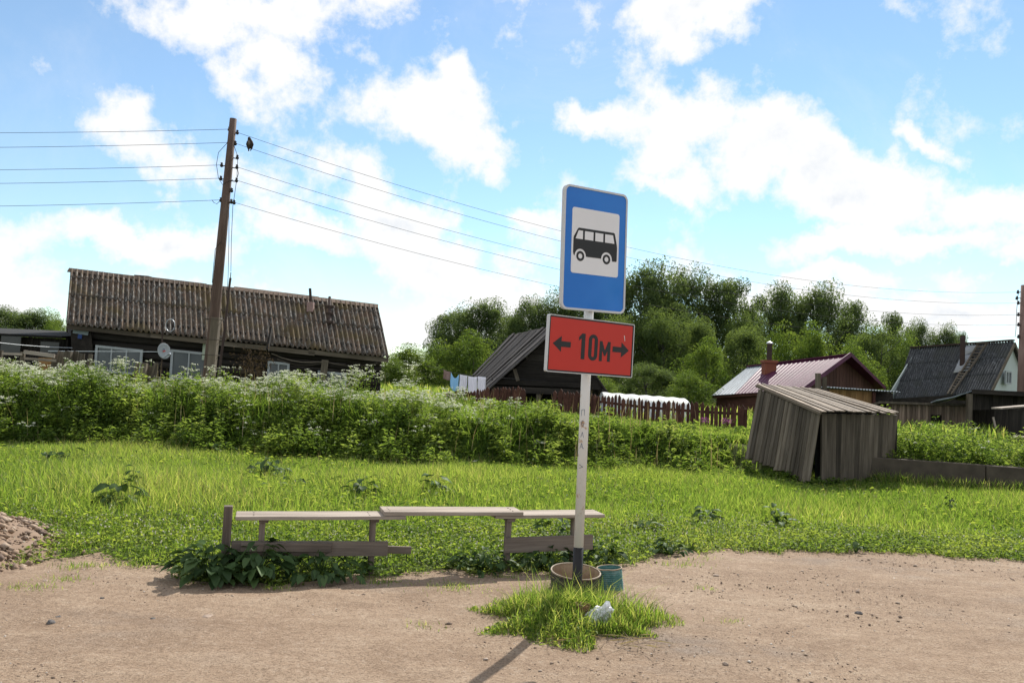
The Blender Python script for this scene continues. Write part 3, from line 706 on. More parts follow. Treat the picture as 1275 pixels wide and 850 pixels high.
FENCE = [(556, 487, 25.6), (612, 483, 25.0), (648, 482, 24.6), (655, 482, 24.5), (691, 485, 24.0), (745, 490, 23.2), (806, 497, 22.6), (866, 501.5, 22.0), (929, 505, 21.4)]
def picket_fence():
    e = empty('picket_fence', at(840, 530, 22.2).xy.to_3d() + V3(0, 0, .45), 'red-brown picket fence with uneven pointed slats, from washing line to leaning shed', 'fence')
    pk = MB()
    for k in range(len(FENCE) - 1):
        if k == 3: continue
        a, b = at(*FENCE[k]), at(*FENCE[k + 1]); d = V3(b.x - a.x, b.y - a.y, 0); L = d.length; d.normalize(); nrm = V3(d.y, -d.x, 0)
        s = .04
        while s < L:
            w = random.uniform(.06, .115); c = lerp(a, b, s / L); zt = c.z + random.uniform(-.05, .05); lean = random.uniform(-.035, .03)
            zb = tz(c.x, c.y) + .02; b0 = V3(c.x - lean, c.y, zb); u = d * (w / 2); off = nrm * .03
            c = V3(c.x, c.y, 0) + d * 0
            t = .022
            pts = [b0 - u, b0 + u, V3(c.x, c.y, zt - .07) + u, V3(c.x, c.y, zt) + d * random.uniform(-.015, .015), V3(c.x, c.y, zt - .07) - u]
            pk.poly([p + off for p in pts], nrm * t)
            s += w + (random.uniform(.015, .05) if (k > 4 and random.random() < .7) else random.uniform(.004, .02))
        if k in (2, 7): pk.build('pickets', M['red_wood'], e); pk = MB()
    for seg in ((0, 3), (4, 8)):
        rl = MB()
        for k in range(*seg):
            a, b = at(*FENCE[k]), at(*FENCE[k + 1])
            for dz in (-.22, -.62): rl.beam(a + V3(0, .0, dz), b + V3(0, .0, dz), .04, .07)
        rl.build('rail', M['red_wood'], e)
    for k in (0, 2, 4, 5, 6, 7, 8):
        a = at(*FENCE[k]); m = MB(); m.beam(V3(a.x, a.y + .08, tz(a.x, a.y)), V3(a.x, a.y + .08, a.z - .08), .1, .1, (0, 1, 0)); m.build('post', M['red_wood'], e)
    w = MB(); a = at(749, 506, 23.0); w.beam(V3(a.x, a.y - .12, a.z - .6), V3(a.x, a.y - .12, a.z + .1), .04, .03, (0, 1, 0)); tag(w.build('white_stake', M['white_trim'], None), 'thin white stake standing in front of the picket fence near the sign pole', 'stake')
picket_fence()

def tunnel():
    a, b = at(752, 488.5, 26.0), at(862, 496.5, 26.0); d = V3(b.x - a.x, 0, b.z - a.z); zb = .38
    e = empty('polytunnel', V3((a.x + b.x) / 2, 26.6, zb), 'low white film garden tunnel behind the picket fence', 'greenhouse')
    m = MB(); W = .95
    def fn(u, v):
        t = math.pi * v; k = 1.0 if u < .94 else math.sqrt(max(0, 1 - ((u - .94) / .06) ** 2)) * .35 + .65
        zt = a.z + (b.z - a.z) * u
        wob = .012 * math.sin(u * 40) * math.sin(t)
        return V3(a.x + (b.x - a.x) * u, 26.6 - W * math.cos(t), zb + (zt - zb) * math.sin(t) ** .62 * k + wob)
    m.patch(fn, 40, 20); m.build('film_cover', M['film'], e, True)
    m = MB(); m.poly([fn(1, v) for v in np.linspace(0, 1, 20)], V3(-.01, 0, 0)); m.build('end_panel', M['film'], e); m = MB(); m.poly([fn(0, v) for v in np.linspace(0, 1, 20)], V3(.01, 0, 0)); m.build('end_panel', M['film'], e)
    for u in (.02, .27, .52, .77):
        m = MB(); m.tube([fn(u, v) + V3(0, 0, -.012) for v in np.linspace(.02, .98, 16)], .012, 6); m.build('hoop', M['galv'], e)
tunnel()

def laundry():
    Y = 26.3; a, b = at(545, 452, Y), at(680, 480, Y)
    ln = MB(); pts = []
    PX = [(530, 455), (556, 461), (565, 464), (584, 466.5), (605, 469), (625, 470.5), (680, 474)]
    P = [at(x, y, Y) for x, y in PX]; ln.tube(P, .006, 5); tag(ln.build('washing_line', M['wire'], None), 'sagging washing line in front of the black barn', 'washing line')
    def cloth(x0, x1, y0, y1, sag, bot, mat, label):
        m = MB(); a, b = at(x0, y0, Y), at(x1, y1, Y); H = bot
        def fn(u, v):
            p = lerp(a, b, u); fold = .025 * math.sin(u * 9 + x0) * v + .012 * math.sin(u * 23 + x0)
            return p + V3(.015 * math.sin(v * 5 + x0) * v, fold - .01, -v * H - sag * math.sin(math.pi * u) * (1 - v * .4) + .004)
        m.patch(fn, 14, 10); o = m.build('laundry', mat, None, True, solid=.004); tag(o, label, 'laundry', 'laundry on the washing line')
    cloth(552.5, 561, 460, 463, .02, .28, M['pale_brick'], 'small grey-pink cloth at the left end of the washing line')
    cloth(561.5, 571.5, 463, 466, .16, .5, M['blue_cloth'], 'light blue sagging cloth on the washing line')
    cloth(572.5, 582, 466, 467.5, .01, .62, M['white_cloth'], 'white cloth on the washing line next to the blue one')
    cloth(583, 594, 468, 469, .02, .62, M['white_cloth'], 'middle white cloth of the three on the washing line')
    cloth(595, 605, 468.5, 469.5, .0, .85, M['white_cloth'], 'long white cloth at the right end of the washing line, beside the barn roof')
laundry()

def purple_house():
    R0, R1 = at(931, 457, 38), at(1057, 442, 33); E0, E1 = at(886, 492, 35.6), at(999, 485, 31)
    E2 = at(1100, 484, 35.4); K0 = R0 + (E2 - R1)
    e = empty('purple_roofed_house', V3((R0.x + E2.x) / 2, 35, .4), 'house with purple metal roof, pale at its left end, above the leaning shed', 'house')
    q = lambda u, v: lerp(lerp(E0, E1, u), lerp(R0, R1, u), v)
    n = (E1 - E0).cross(R0 - E0).normalized()
    def sheet(poly_uv, mat, waves):
        m = MB()
        (a, b, c, d_) = [q(*p) for p in poly_uv]
        def fn(u, v):
            p = lerp(lerp(a, b, u), lerp(d_, c, u), v); s = (u * waves) % 1
            return p + n * (.02 * max(0, 1 - abs(s - .5) * 7))
        m.patch(fn, int(waves * 14), 4, lambda u, v: (u * waves, v * 2.5, 0)); m.build('roof_sheet', mat, e, solid=.02)
    sheet([(0, 0), (.28, 0), (.165, 1), (0, 1)], M['silver_roof'], 7)
    sheet([(.2805, 0), (1, 0), (1, 1), (.1655, 1)], M['purple_roof'], 19)
    m = MB(); m.slab([R1, R0, K0, E2], .04); m.build('roof_sheet', M['purple_roof'], e)
    m = MB(); m.beam(R0 + V3(0, 0, .04), R1 + V3(0, 0, .04), .18, .05); m.beam(R1 + V3(.05, -.05, .03), E1 + V3(.05, -.05, .03), .05, .16, n); m.beam(R1 + V3(.05, -.05, .03), E2 + V3(.05, -.05, .03), .05, .14); m.build('ridge_cap', M['purple_roof'], e)
    f = V3((E2 - E1).x, (E2 - E1).y, 0).normalized(); inw = V3((R0 - R1).x, (R0 - R1).y, 0).normalized() * .3
    a, b = lerp(E1, E2, .06) + inw, lerp(E1, E2, .94) + inw; top = R1 + inw
    m = MB(); k = 22
    for i in range(k):
        s, t = i / k, (i + .94) / k
        hz = lambda s: (lerp(a.z + .15, top.z - .08, s / .55) if s < .55 else lerp(top.z - .08, b.z + .15, (s - .55) / .45))
        p0, p1 = lerp(a, b, s), lerp(a, b, t)
        m.hexa([(p0.x, p0.y, .3), (p1.x, p1.y, .3), (p1.x + inw.x * .1, p1.y + inw.y * .1, .3), (p0.x + inw.x * .1, p0.y + inw.y * .1, .3),
                (p0.x, p0.y, hz(s)), (p1.x, p1.y, hz(t)), (p1.x + inw.x * .1, p1.y + inw.y * .1, hz(t)), (p0.x + inw.x * .1, p0.y + inw.y * .1, hz(s))])
    m.build('gable_wall', wood('maroon_boards', (.03, .016, .012), (.07, .034, .026), (.11, .06, .045), .2), e)
    m = MB(); s0, s1 = E0 + V3(.3, .35, -.06), E1 + V3(-.1, .35, -.06)
    m.poly([V3(s0.x, s0.y, .2), V3(s1.x, s1.y, .2), s1, s0], V3(.03, .08, 0), .5); m.build('wall', M['red_wood'], e)
    m = MB(); m.beam(E0 + V3(.1, .1, -.05), E1 + V3(0, .1, -.05), .03, .14); m.build('eave_board', M['red_wood'], e)
    c = at(957, 470, 35.6); m = MB(); z0 = c.z - .35; zt = at(957, 448.5, 35.6).z
    m.beam(V3(c.x, c.y, z0), V3(c.x, c.y, zt - .12), .5, .5, (0, 1, 0)); m.beam(V3(c.x, c.y, zt - .12), V3(c.x, c.y, zt), .6, .6, (0, 1, 0)); ch = m.build('chimney', M['brick'], e, bevel=.01)
    m = MB(); p = at(957, 426, 35.6); m.tube([V3(c.x, c.y, zt), V3(c.x, c.y, p.z - .06)], .11, 14); m.build('flue_pipe', M['rust_pipe'], ch)
    m = MB(); m.lathe([(.13, -.02), (.15, 0), (.13, .05), (.02, .09)], V3(c.x, c.y, p.z - .05), n=14); m.build('flue_cap', M['galv'], ch)
    # lean-to porch on the right
    g = empty('lean_to', V3(at(1070, 500, 30.5).x, 30.5, .4), 'ochre plank lean-to with a thin corrugated roof, against the purple-roofed house', 'lean-to')
    A, B = at(1032, 481.5, 29.6), at(1121, 487.5, 29.6); m = MB(); bk = V3(.1, 1.6, -.02)
    corr(m, A, B, B + bk, A + bk, 24, .02, (), 6, 2); m.build('roof', M['silver_roof'], g, solid=.012)
    a, b = at(1033, 484, 29.9), at(1086, 487, 29.9); m = MB(); k = 13
    for i in range(k):
        p, q_ = lerp(a, b, i / k), lerp(a, b, (i + .95) / k)
        m.beam(V3((p.x + q_.x) / 2, p.y, .3), V3((p.x + q_.x) / 2, p.y, p.z - .01), q_.x - p.x, .03, (0, 1, 0))
    m.build('plank_wall', M['ochre_wood'], g)
    m = MB(); p, q_ = at(1086, 487, 30.9), at(1112, 489, 30.9); m.poly([V3(p.x, p.y, .3), V3(q_.x, q_.y, .3), q_, p], V3(0, .05, 0), .3); m.build('back_wall', M['dark_wood'], g)
    m = MB(); m.beam(at(1110, 489, 29.7), at(1100, 506, 29.9), .09, .09); m.build('brace', M['dark_wood'], g)
    m = MB(); p = at(1088, 488, 29.8); m.beam(V3(p.x, p.y, .3), p, .1, .1, (0, 1, 0)); m.build('post', M['red_wood'], g)
    for x0, y0, x1, y1, w, lb in ((1021, 489, 1018.5, 464.5, .085, 'taller grey post sticking up behind the leaning shed roof'), (1028.5, 490, 1026.5, 469, .07, 'shorter grey post sticking up behind the leaning shed roof')):
        m = MB(); p = at(x0, y0, 18.6); m.beam(V3(p.x, p.y, tz(p.x, p.y)), at(x1, y1, 18.6), w * 1.2, w, (0, 1, 0)); tag(m.build('fence_post', M['old_wood'], None), lb, 'post', 'posts behind the leaning shed')
purple_house()

def slate_house():
    R0, R1 = at(1134, 434, 42), at(1262, 425, 38); E0, E1 = at(1113, 497, 40.3), at(1231, 489, 36.3)
    K1 = R1 + V3(R1.x - E1.x, R1.y - E1.y, E1.z - R1.z); K0 = R0 + V3(R0.x - E0.x, R0.y - E0.y, E0.z - R0.z)
    e = empty('slate_house', V3((R0.x + R1.x) / 2, 40, .4), 'steep dark grey slate-roofed house with pale gable and roof ladder', 'house')
    m = MB(); corr(m, E0, E1, R1, R0, 40, .06, (.34, .67)); ro = m.build('roof', M['slate_dark'], e, True, solid=.02)
    m = MB(); corr(m, K1, K0, R0, R1, 34, .05, (), 4, 2); m.build('roof', M['slate_dark'], e, True, solid=.02)
    m = MB(); m.beam(R0 + V3(0, 0, .06), R1 + V3(0, 0, .06), .25, .07); m.build('ridge_cap', M['rust_pipe'], ro)
    q = lambda px, py, up=.0: onplane(px, py, E0 + N * up, N)
    N = (E1 - E0).cross(R0 - E0).normalized()
    if N.z < 0: N = -N
    for c in ([(1187, 464), (1206, 461), (1211, 437.5), (1196, 444)], [(1196.5, 443), (1212.5, 441), (1216, 429.5), (1203, 430.5)]):
        m = MB(); m.slab([q(x, y, .09) for x, y in c], .02); m.build('roof_patch', M['slate_pale'], ro)
    ld = MB()
    lad = [((1180, 490), (1184.5, 490.5), (1196, 462), (1204.5, 462)), ((1197, 463), (1206, 462), (1218, 428), (1228, 428))]
    for (a, b, c, d) in lad:
        A_, B_, C_, D_ = [q(*p, .16) for p in (a, b, c, d)]
        ld.beam(A_, C_, .07, .06, N); ld.beam(B_, D_, .07, .06, N)
        for i in range(1, 9): ld.beam(lerp(A_, C_, i / 9), lerp(B_, D_, i / 9), .05, .04, N)
    ld.beam(q(1216, 427.5, .2), q(1230, 426.5, .2), .1, .08, N)
    tag(ld.build('roof_ladder', M['old_wood'], None), 'wooden ladder lying on the dark slate roof of the right-hand house', 'ladder')
    p = q(1198, 456, 0); m = MB(); m.tube([p - V3(0, 0, .1), V3(p.x, p.y, at(1198, 418, p.y).z)], .11, 12); m.build('flue_pipe', M['rust_pipe'], ro)
    u = V3(K1.x - E1.x, K1.y - E1.y, 0); inw = V3((R0 - R1).x, (R0 - R1).y, 0).normalized() * .12
    m = MB(); a, b = lerp(E1, K1, .03) + inw, lerp(E1, K1, .97) + inw
    m.poly([V3(a.x, a.y, .3), V3(b.x, b.y, .3), V3(b.x, b.y, b.z), R1 + inw - V3(0, 0, .08), V3(a.x, a.y, a.z)], inw.normalized() * .12, .5); m.build('gable_wall', M['pale_wall'], e)
    m = MB(); g2 = (R0 - R1) - inw * 2; m.poly([V3(a.x, a.y, .3) + g2, V3(b.x, b.y, .3) + g2, V3(b.x, b.y, b.z) + g2, R1 + g2 - V3(0, 0, .08), V3(a.x, a.y, a.z) + g2], -inw.normalized() * .1, .5); m.build('gable_wall', M['pale_wall'], e)
    m = MB(); m.poly([V3(a.x, a.y, .3), V3(a.x + g2.x, a.y + g2.y, .3), V3(a.x + g2.x, a.y + g2.y, E0.z), V3(a.x, a.y, E1.z)], V3(.1, .1, 0), .5); m.build('wall', M['dark_wood'], e)
    un = u.normalized(); out = -inw.normalized(); c = onplane(1254.5, 470, a + out * .02, out)
    window(e, c, un, .62, .6, out, 1)
    m = MB()
    for P, Q in ((R1, E1), (R1, K1)): m.beam(P + out * .06 - V3(0, 0, .1), Q + out * .06 - V3(0, 0, .1), .04, .16)
    m.build('barge_board', M['old_wood'], e)
slate_house()

def right_sheds():
    # plank outbuilding
    e = empty('plank_outbuilding', V3(at(1150, 520, 28).x, 28.6, .45), 'long brown plank outbuilding with a small barred opening, behind the leafy bed at the right', 'shed')
    a, b = at(1104, 499.5, 28.4), at(1203, 502.5, 27.6); m = MB(); k = 30
    for i in range(k):
        p, q = lerp(a, b, i / k), lerp(a, b, (i + .95) / k); mx = lerp(p, q, .5)
        if 17 <= i <= 20: 
            zt = at(1160, 520, 28).z; m.beam(V3(mx.x, mx.y, .35), V3(mx.x, mx.y, zt - .22), (q - p).length, .03, (0, 1, 0)); m.beam(V3(mx.x, mx.y, zt + .1), V3(mx.x, mx.y, p.z), (q - p).length, .03, (0, 1, 0))
        else: m.beam(V3(mx.x, mx.y, .35), V3(mx.x + random.uniform(-.01, .01), mx.y, p.z), (q - p).length, .03 + random.uniform(0, .01), (0, 1, 0))
    m.build('plank_wall', M['plank_brown'], e)
    m = MB(); 
    for i in range(5):
        p = lerp(a, b, (17.3 + i * .8) / k); zt = at(1160, 520, 28).z; m.beam(V3(p.x, p.y - .02, zt - .24), V3(p.x, p.y - .02, zt + .12), .025, .02, (0, 1, 0))
    m.build('window_bars', M['dark_wood'], e)
    m = MB(); bk = V3(.8, 3, -.25); m.slab([a + V3(-.3, -.15, .0), b + V3(.1, -.15, 0), b + bk, a + bk + V3(-.3, 0, 0)], .08); m.build('roof', M['old_wood'], e)
    m = MB(); m.poly([V3(a.x, a.y, .35), V3(a.x + bk.x, a.y + bk.y, .35), a + bk - V3(0, 0, .1), a - V3(0, 0, .08)], V3(.05, 0, 0), .4); m.build('side_wall', M['dark_wood'], e); m = MB(); m.poly([V3(a.x + bk.x, a.y + 2.9, .35), V3(b.x + bk.x, b.y + 2.9, .35), b + bk - V3(0, .1, .1), a + bk - V3(0, .1, .1)], V3(0, .05, 0), .4); m.build('back_wall', M['dark_wood'], e)
    # open shed
    e = empty('open_shed', V3(at(1240, 520, 27).x, 28, .45), 'dark open-fronted shed with a sagging roof sheet, right of the plank outbuilding', 'shed')
    m = MB(); P = [at(1166, 497.5, 26.9), at(1185, 494, 26.9), at(1203, 488.5, 26.9), at(1213, 484.8, 26.9)]; bk = V3(1, 3, -.28)
    m.patch(lambda u, v: lerp(P[min(2, int(u * 3))], P[min(2, int(u * 3)) + 1], u * 3 - min(2, int(u * 3))) + bk * v, 12, 3, lambda u, v: (u * 2, v * 3, 0)); m.build('roof_sheet', M['silver_roof'], e, True, solid=.03)
    a, b = at(1213, 485, 26.8), at(1300, 489, 26.2); m = MB()
    m.slab([a, b, b + bk, a + bk], .09); m.beam(a + V3(-.1, -.04, -.06), b + V3(0, -.04, -.06), .05, .14); m.build('roof', M['dark_wood'], e)
    A, B = at(1207, 492, 26.9), at(1300, 494, 26.3)
    def pl(px0, px1, py_t, py_b=None, mat=M['dark_wood'], n=8, lean=0, dy=0, name='plank_wall'):
        m = MB()
        for i in range(n):
            x0 = px0 + (px1 - px0) * (i + .5) / n; p = at(x0, py_t, 26.95 + dy); q = at(x0 + (px1 - px0) / n, py_t, 26.95 + dy)
            zb = .35 if py_b is None else at(x0, py_b, 26.95 + dy).z
            m.beam(V3(p.x - lean, p.y, zb), p, (q.x - p.x) * .95, .03, (0, 1, 0))
        m.build(name, mat, e)
    pl(1211, 1240, 491, 510, n=8); pl(1240, 1262, 491, None, n=6, lean=.12); pl(1262, 1300, 491, None, n=8, dy=.1)
    pl(1205, 1300, 491, None, n=20, dy=2.6, name='back_wall')
    m = MB(); p = at(1207, 490, 26.85); m.beam(V3(p.x, p.y, .35), p, .15, .14, (0, 1, 0)); m.build('post', M['old_wood'], e)
    m = MB(); m.beam(at(1240, 534, 26.7), at(1236.5, 519, 26.7) + V3(0, 0, .0), .06, .03, (0, 1, 0)); m.build('propped_batten', M['bench_wood'], e)
    # dark hutch with pale slab on top
    e = empty('hutch', V3(at(1265, 545, 24).x, 24.3, .45), 'small dark hutch with a pale board on top, beside the open shed', 'hutch')
    m = MB(); p, q = at(1256, 509, 24), at(1300, 511, 24)
    for i in range(9):
        s = lerp(p, q, (i + .5) / 9); m.beam(V3(s.x, s.y, .4), V3(s.x, s.y, p.z - .01), .115, .03, (0, 1, 0))
    m.build('plank_wall', M['dark_wood'], e)
    m = MB(); p2, q2 = at(1246.5, 507.5, 23.9), at(1300, 503, 23.9); m.slab([p2, q2, q2 + V3(0, .5, -.01), p2 + V3(0, .5, -.01)], .04); m.build('roof_board', M['bench_wood'], e)
    m = MB(); p3 = at(1259, 510, 24.9); m.poly([V3(p3.x, 24.05, .4), V3(p3.x, 24.9, .4), V3(p3.x, 24.9, p.z), V3(p3.x, 24.05, p.z)], V3(.03, 0, 0)); m.build('side_wall', M['dark_wood'], e)
    m = MB(); p, q = at(1266, 544, 19.5), at(1300, 545, 19.5)
    m.beam(p, q, .5, .04); m.beam(p + V3(.05, 0, -.02), V3(p.x + .05, p.y, tz(p.x, p.y)), .08, .08, (0, 1, 0)); m.beam(q + V3(-.05, 0, -.02), V3(q.x - .05, q.y, tz(q.x, q.y)), .08, .08, (0, 1, 0)); m.beam(p + V3(0, -.2, -.1), q + V3(0, -.2, -.1), .03, .12)
    tag(m.build('low_bench', M['plank_brown'], None), 'little brown board bench among the weeds at the right edge', 'bench')
right_sheds()

def retaining_wall():
    e = empty('retaining_wall', V3(9, 13.8, 0), 'low dark concrete retaining wall holding the leafy bed, right of the leaning shed', 'wall')
    x = 6.35; i = 0
    while x < 15:
        L = (1.75, 2.3, 2.1, 2.0)[i % 4]; x1 = x + L - .02; dz = (.0, .0, -.02, .015)[i % 4]
        y0, y1 = wall_y(x) + (.02 if i % 2 else 0), wall_y(x1) + (.02 if i % 2 else 0)
        m = MB(); zt = .5 + dz
        m.hexa([(x, y0 - .16, -.1), (x1, y1 - .15, -.1), (x1, y1 + .09, -.1), (x, y0 + .09, -.1), (x, y0 - .125, zt), (x1, y1 - .12, zt + .01), (x1, y1 + .09, zt), (x, y0 + .09, zt)])
        m.build('wall_block', M['concrete'], e, bevel=.015); x += L; i += 1
retaining_wall()

def leaning_shed():
    A, B, Cc, D = at(942, 479, 15.7), at(1018, 485.5, 16.5), at(1119, 514.5, 14.75), at(1022, 513, 13.75)
    e = empty('leaning_shed', V3(6, 14.6, .0), 'small grey plank shed leaning over with one splayed wall at the bank foot', 'shed')
    n_ = (D - A).cross(B - A).normalized()
    if n_.z < 0: n_ = -n_
    m = MB(); k = 16
    for i in range(k):
        a, b = (i + random.uniform(0, .1)) / k, (i + random.uniform(.84, .98)) / k; up = n_ * (.015 + random.uniform(0, .014) + (.012 if i % 2 else 0)); ex = random.uniform(-.02, .03)
        p0, p1, q0, q1 = lerp(A, B, a), lerp(A, B, b), lerp(D, Cc, a), lerp(D, Cc, b)
        m.slab([p0 + up, q0 + (q0 - p0) * ex + up, q1 + (q1 - p1) * ex + up, p1 + up], .02)
    m.beam(lerp(A, D, 0) + n_ * -.02, lerp(A, D, 1.0) + n_ * -.02, .04, .04)
    m.build('roof', M['shed_roof'], e)
    m = MB(); k = 17                          # splayed left wall
    b0, b1 = at(928, 569, 15.3), at(1008, 600, 13.75); t0, t1 = at(945, 483, 15.6), at(1021, 515, 13.85)
    for i in range(k):
        a = (i + .5) / k; p, q = lerp(b0, b1, a), lerp(t0, t1, a); w = (t1 - t0).length / k
        q = q + V3(0, 0, random.uniform(-.02, .0)); p = p + V3(0, 0, random.uniform(-.05, .03)); p.z = max(p.z, tz(p.x, p.y) - .02) if i > k - 3 else p.z
        m.beam(p, q, w * 1.0, .025 + random.uniform(0, .008), (t1 - t0).cross(V3(0, 0, 1)))
    m.build('splayed_wall', M['old_wood'], e)
    m = MB(); k = 16                          # right front wall
    b0, b1 = at(1022, 604, 14.15), at(1111, 603, 14.9); t0, t1 = at(1022.5, 516, 14.05), at(1117, 518, 14.8)
    for i in range(k):
        a = (i + .5) / k; p, q = lerp(b0, b1, a), lerp(t0, t1, a); w = (t1 - t0).length / k
        p.z = -.03
        m.beam(p, q + V3(0, 0, .02), w * random.uniform(.92, 1.0), .025 + random.uniform(0, .012), (t1 - t0).cross(V3(0, 0, 1)))
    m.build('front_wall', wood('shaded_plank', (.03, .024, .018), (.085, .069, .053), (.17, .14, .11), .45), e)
    m = MB(); c = B + V3(-.05, -.1, -.1); a_ = at(952, 480, 15.75)
    for (P, Q) in ((V3(a_.x, a_.y, tz(a_.x, a_.y)), V3(c.x, c.y, tz(c.x, c.y))), (V3(c.x, c.y, tz(c.x, c.y)), V3(t1.x, t1.y, 0))):
        T0, T1 = (a_, c) if P.x < c.x - .3 else (c, t1)
        m.poly([P - V3(0, 0, .1), Q - V3(0, 0, .1), T1 - V3(0, 0, .06), T0 - V3(0, 0, .08)], V3(.02, .02, 0))
    m.build('back_wall', M['dark_wood'], e)
    m = MB(); p = at(1020, 603, 14.3); m.beam(V3(p.x, p.y, -.05), at(1021, 516, 14.3), .12, .1, (0, 1, 0)); m.build('corner_post', M['dark_wood'], e)
leaning_shed()

# ------------------------------------------------------------------ poles and wires
def utility_poles():
    top, mid, bot = at(290.5, 148, 18), at(277, 290, 18.05), at(261, 455, 18.1); bz = tz(bot.x, bot.y)
    low = bot + (bot - mid) * ((bot.z - bz) / (mid.z - bot.z))
    e = empty('utility_pole', low, 'tall old wooden utility pole leaning right in front of the log house', 'utility pole')
    m = MB(); m.tube([low, bot, mid, top], [.135, .125, .1, .075], 14); m.build('pole_shaft', M['pole_wood'], e, True)
    m = MB()
    sp = low + V3(.1, -.16, 0); m.beam(sp + V3(0, 0, -.1), sp + (bot - low) * 1.0 + (mid - bot) * .36, .17, .15, (0, 1, 0)); m.build('stub_post', M['old_wood'], e)
    for py, px in ((398, 267), (423, 264), (442, 262)):
        m = MB(); c = at(px, py, 18); m.tube([c + V3(.19 * math.cos(a) + .03, .2 * math.sin(a) - .08, 0) for a in np.linspace(0, 2 * math.pi, 17)], .008, 5); m.build('band', M['concrete'], e)
    L = [(285.5, 161), (284.5, 177.5), (276, 205.5), (275, 222), (275, 249)]; Rt = [(295.5, 165), (293, 178.5), (295, 208), (294.5, 224.5), (291.5, 252)]
    for (x, y), s in [(p, -1) for p in L] + [(p, 1) for p in Rt] + [((295.5, 196), 1), ((288.5, 237), 1), ((288, 251), 1)]:
        c = at(x, y, 18.0); ax = at(290.5 - (y - 148) * .097, y, 18.02); m = MB()
        m.tube([ax, V3(c.x, c.y, c.z - .03)], .012, 6); m.lathe([(.012, -.05), (.036, -.03), (.036, 0), (.02, .02), (.03, .045), (.001, .06)], c, n=10); m.build('insulator', M['insul'], e, True)
    m = MB()
    for pts in ([(283, 178), (272, 190), (269.5, 205), (272, 222), (278, 226)], [(291, 180), (296, 195), (295, 222), (291, 250), (288, 251)], [(272, 222), (277, 230), (284, 226), (290, 224)], [(295, 208), (297, 216), (294.5, 224)], [(274, 250), (270, 254), (266, 252), (264, 249)],
                [(285, 258), (285, 300), (284, 345), (283, 360)], [(276, 300), (268, 310), (266, 330), (264, 352)], [(290, 255), (288, 300), (287.5, 338)]):
        P = [at(x, y, 17.9) for x, y in pts]; m.tube(P, .006, 5)
    m.build('drop_wire', M['wire'], e)
    RY = 31; top2 = at(1277, 355, RY); e2 = empty('utility_pole', V3(top2.x, RY, .4), 'reddish wooden utility pole at the right edge of the picture', 'utility pole')
    m = MB(); m.tube([V3(top2.x - .05, RY, .3), top2], [.19, .16], 14); m.build('pole_shaft', M['pole_wood_far'], e2, True)
    RP = [(1267.5, 363.5), (1268, 377), (1268, 391.5), (1268, 404), (1268, 419)]
    for (x, y) in RP + [(1266, 371)]:
        c = at(x, y, RY); m = MB(); m.tube([V3(top2.x, RY, c.z), c], .014, 6); m.lathe([(.012, -.07), (.05, -.04), (.05, 0), (.03, .03), (.04, .07), (.001, .08)], c, n=10); m.build('insulator', M['insul'], e2, True)
    m = MB(); m.tube([at(x, y, RY - .05) for x, y in ((1268, 364), (1266, 385), (1265, 410), (1264, 419))], .01, 5); m.build('drop_wire', M['wire'], e2)
    names = ['topmost', 'second highest', 'middle', 'second lowest', 'lowest']
    rr = []
    for k in range(5):
        a, b = at(*Rt[k], 18.0), at(*RP[k], RY); S = 1.04 - .03 * k
        f = lambda t, a=a, b=b, S=S: lerp(a, b, t) - V3(0, 0, S * 4 * t * (1 - t)); rr.append(f)
        m = MB(); m.tube([f(i / 40) for i in range(41)], .0045, 5, cap=False)
        tag(m.build('power_line', M['wire'], None), f'{names[k]} of the five thin wires running right from the leaning utility pole', 'wire', 'wires to the right-hand pole')
        a = at(*L[k], 18.0); b = at(-420, L[k][1] + (-2, 2, 2, 3, 6)[k], 18.6)
        m = MB(); m.tube([lerp(a, b, i / 24) - V3(0, 0, .1 * 4 * (i / 24) * (1 - i / 24)) for i in range(25)], .005, 5, cap=False)
        tag(m.build('power_line', M['wire'], None), f'{names[k]} of the five dark wires running left from the leaning utility pole', 'wire', 'wires out of the left of the picture')
    m = MB(); a, b = at(-60, 418, 21), at(90, 433, 23.8); m.tube([lerp(a, b, i / 12) - V3(0, 0, .06 * 4 * (i / 12) * (1 - i / 12)) for i in range(13)], .009, 5); m.tube([at(60, 437, 22.8), at(150, 437.5, 23), at(203, 438, 23.2)], .01, 5)
    tag(m.build('service_cable', M['galv'], None), 'slack pale cable across the black outbuilding and the house front', 'wire')
    f = rr[1]; t = .0107; p = f(t)                          # bird perched on the second wire
    bd = MB(); ax = V3(.1, .0, 1).normalized()
    pts = [p + V3(-.02, 0, -.07), p + V3(-.012, 0, -.02), p + V3(.0, 0, .03), p + V3(.008, -.005, .09), p + V3(.008, -.01, .14), p + V3(.0, -.015, .175), p + V3(-.006, -.028, .2), p + V3(-.008, -.032, .225), p + V3(-.008, -.03, .24)]
    bd.tube(pts, [.008, .016, .045, .062, .06, .046, .036, .03, .006], 14)
    o = bd.build('bird', M['bird'], None, True); tag(o, 'dark bird perched upright on the second wire just right of the leaning utility pole', 'bird')
    b2 = MB()
    for s in (-1, 1):
        b2.tube([p + V3(s * .052, .0, .16), p + V3(s * .06, .012, .09), p + V3(s * .035, .03, .0), p + V3(s * .012, .03, -.06)], [.012, .028, .02, .004], 8)
    b2.build('wing', M['bird'], o, True)
    b2 = MB(); b2.tube([p + V3(-.01, -.058, .222), p + V3(-.012, -.082, .212)], [.011, .001], 6); b2.build('beak', M['insul'], o)
    b2 = MB(); b2.tube([p + V3(.005, -.04, .05), p + V3(.005, -.062, .1), p + V3(.0, -.05, .15)], [.02, .03, .02], 10); b2.build('breast', M['bird_pale'], o, True)
    b2 = MB()
    for s in (-.02, .02): b2.tube([p + V3(s, -.01, .03), p + V3(s, -.008, .002)], .006, 5)
    b2.build('foot', M['insul'], o)
utility_poles()

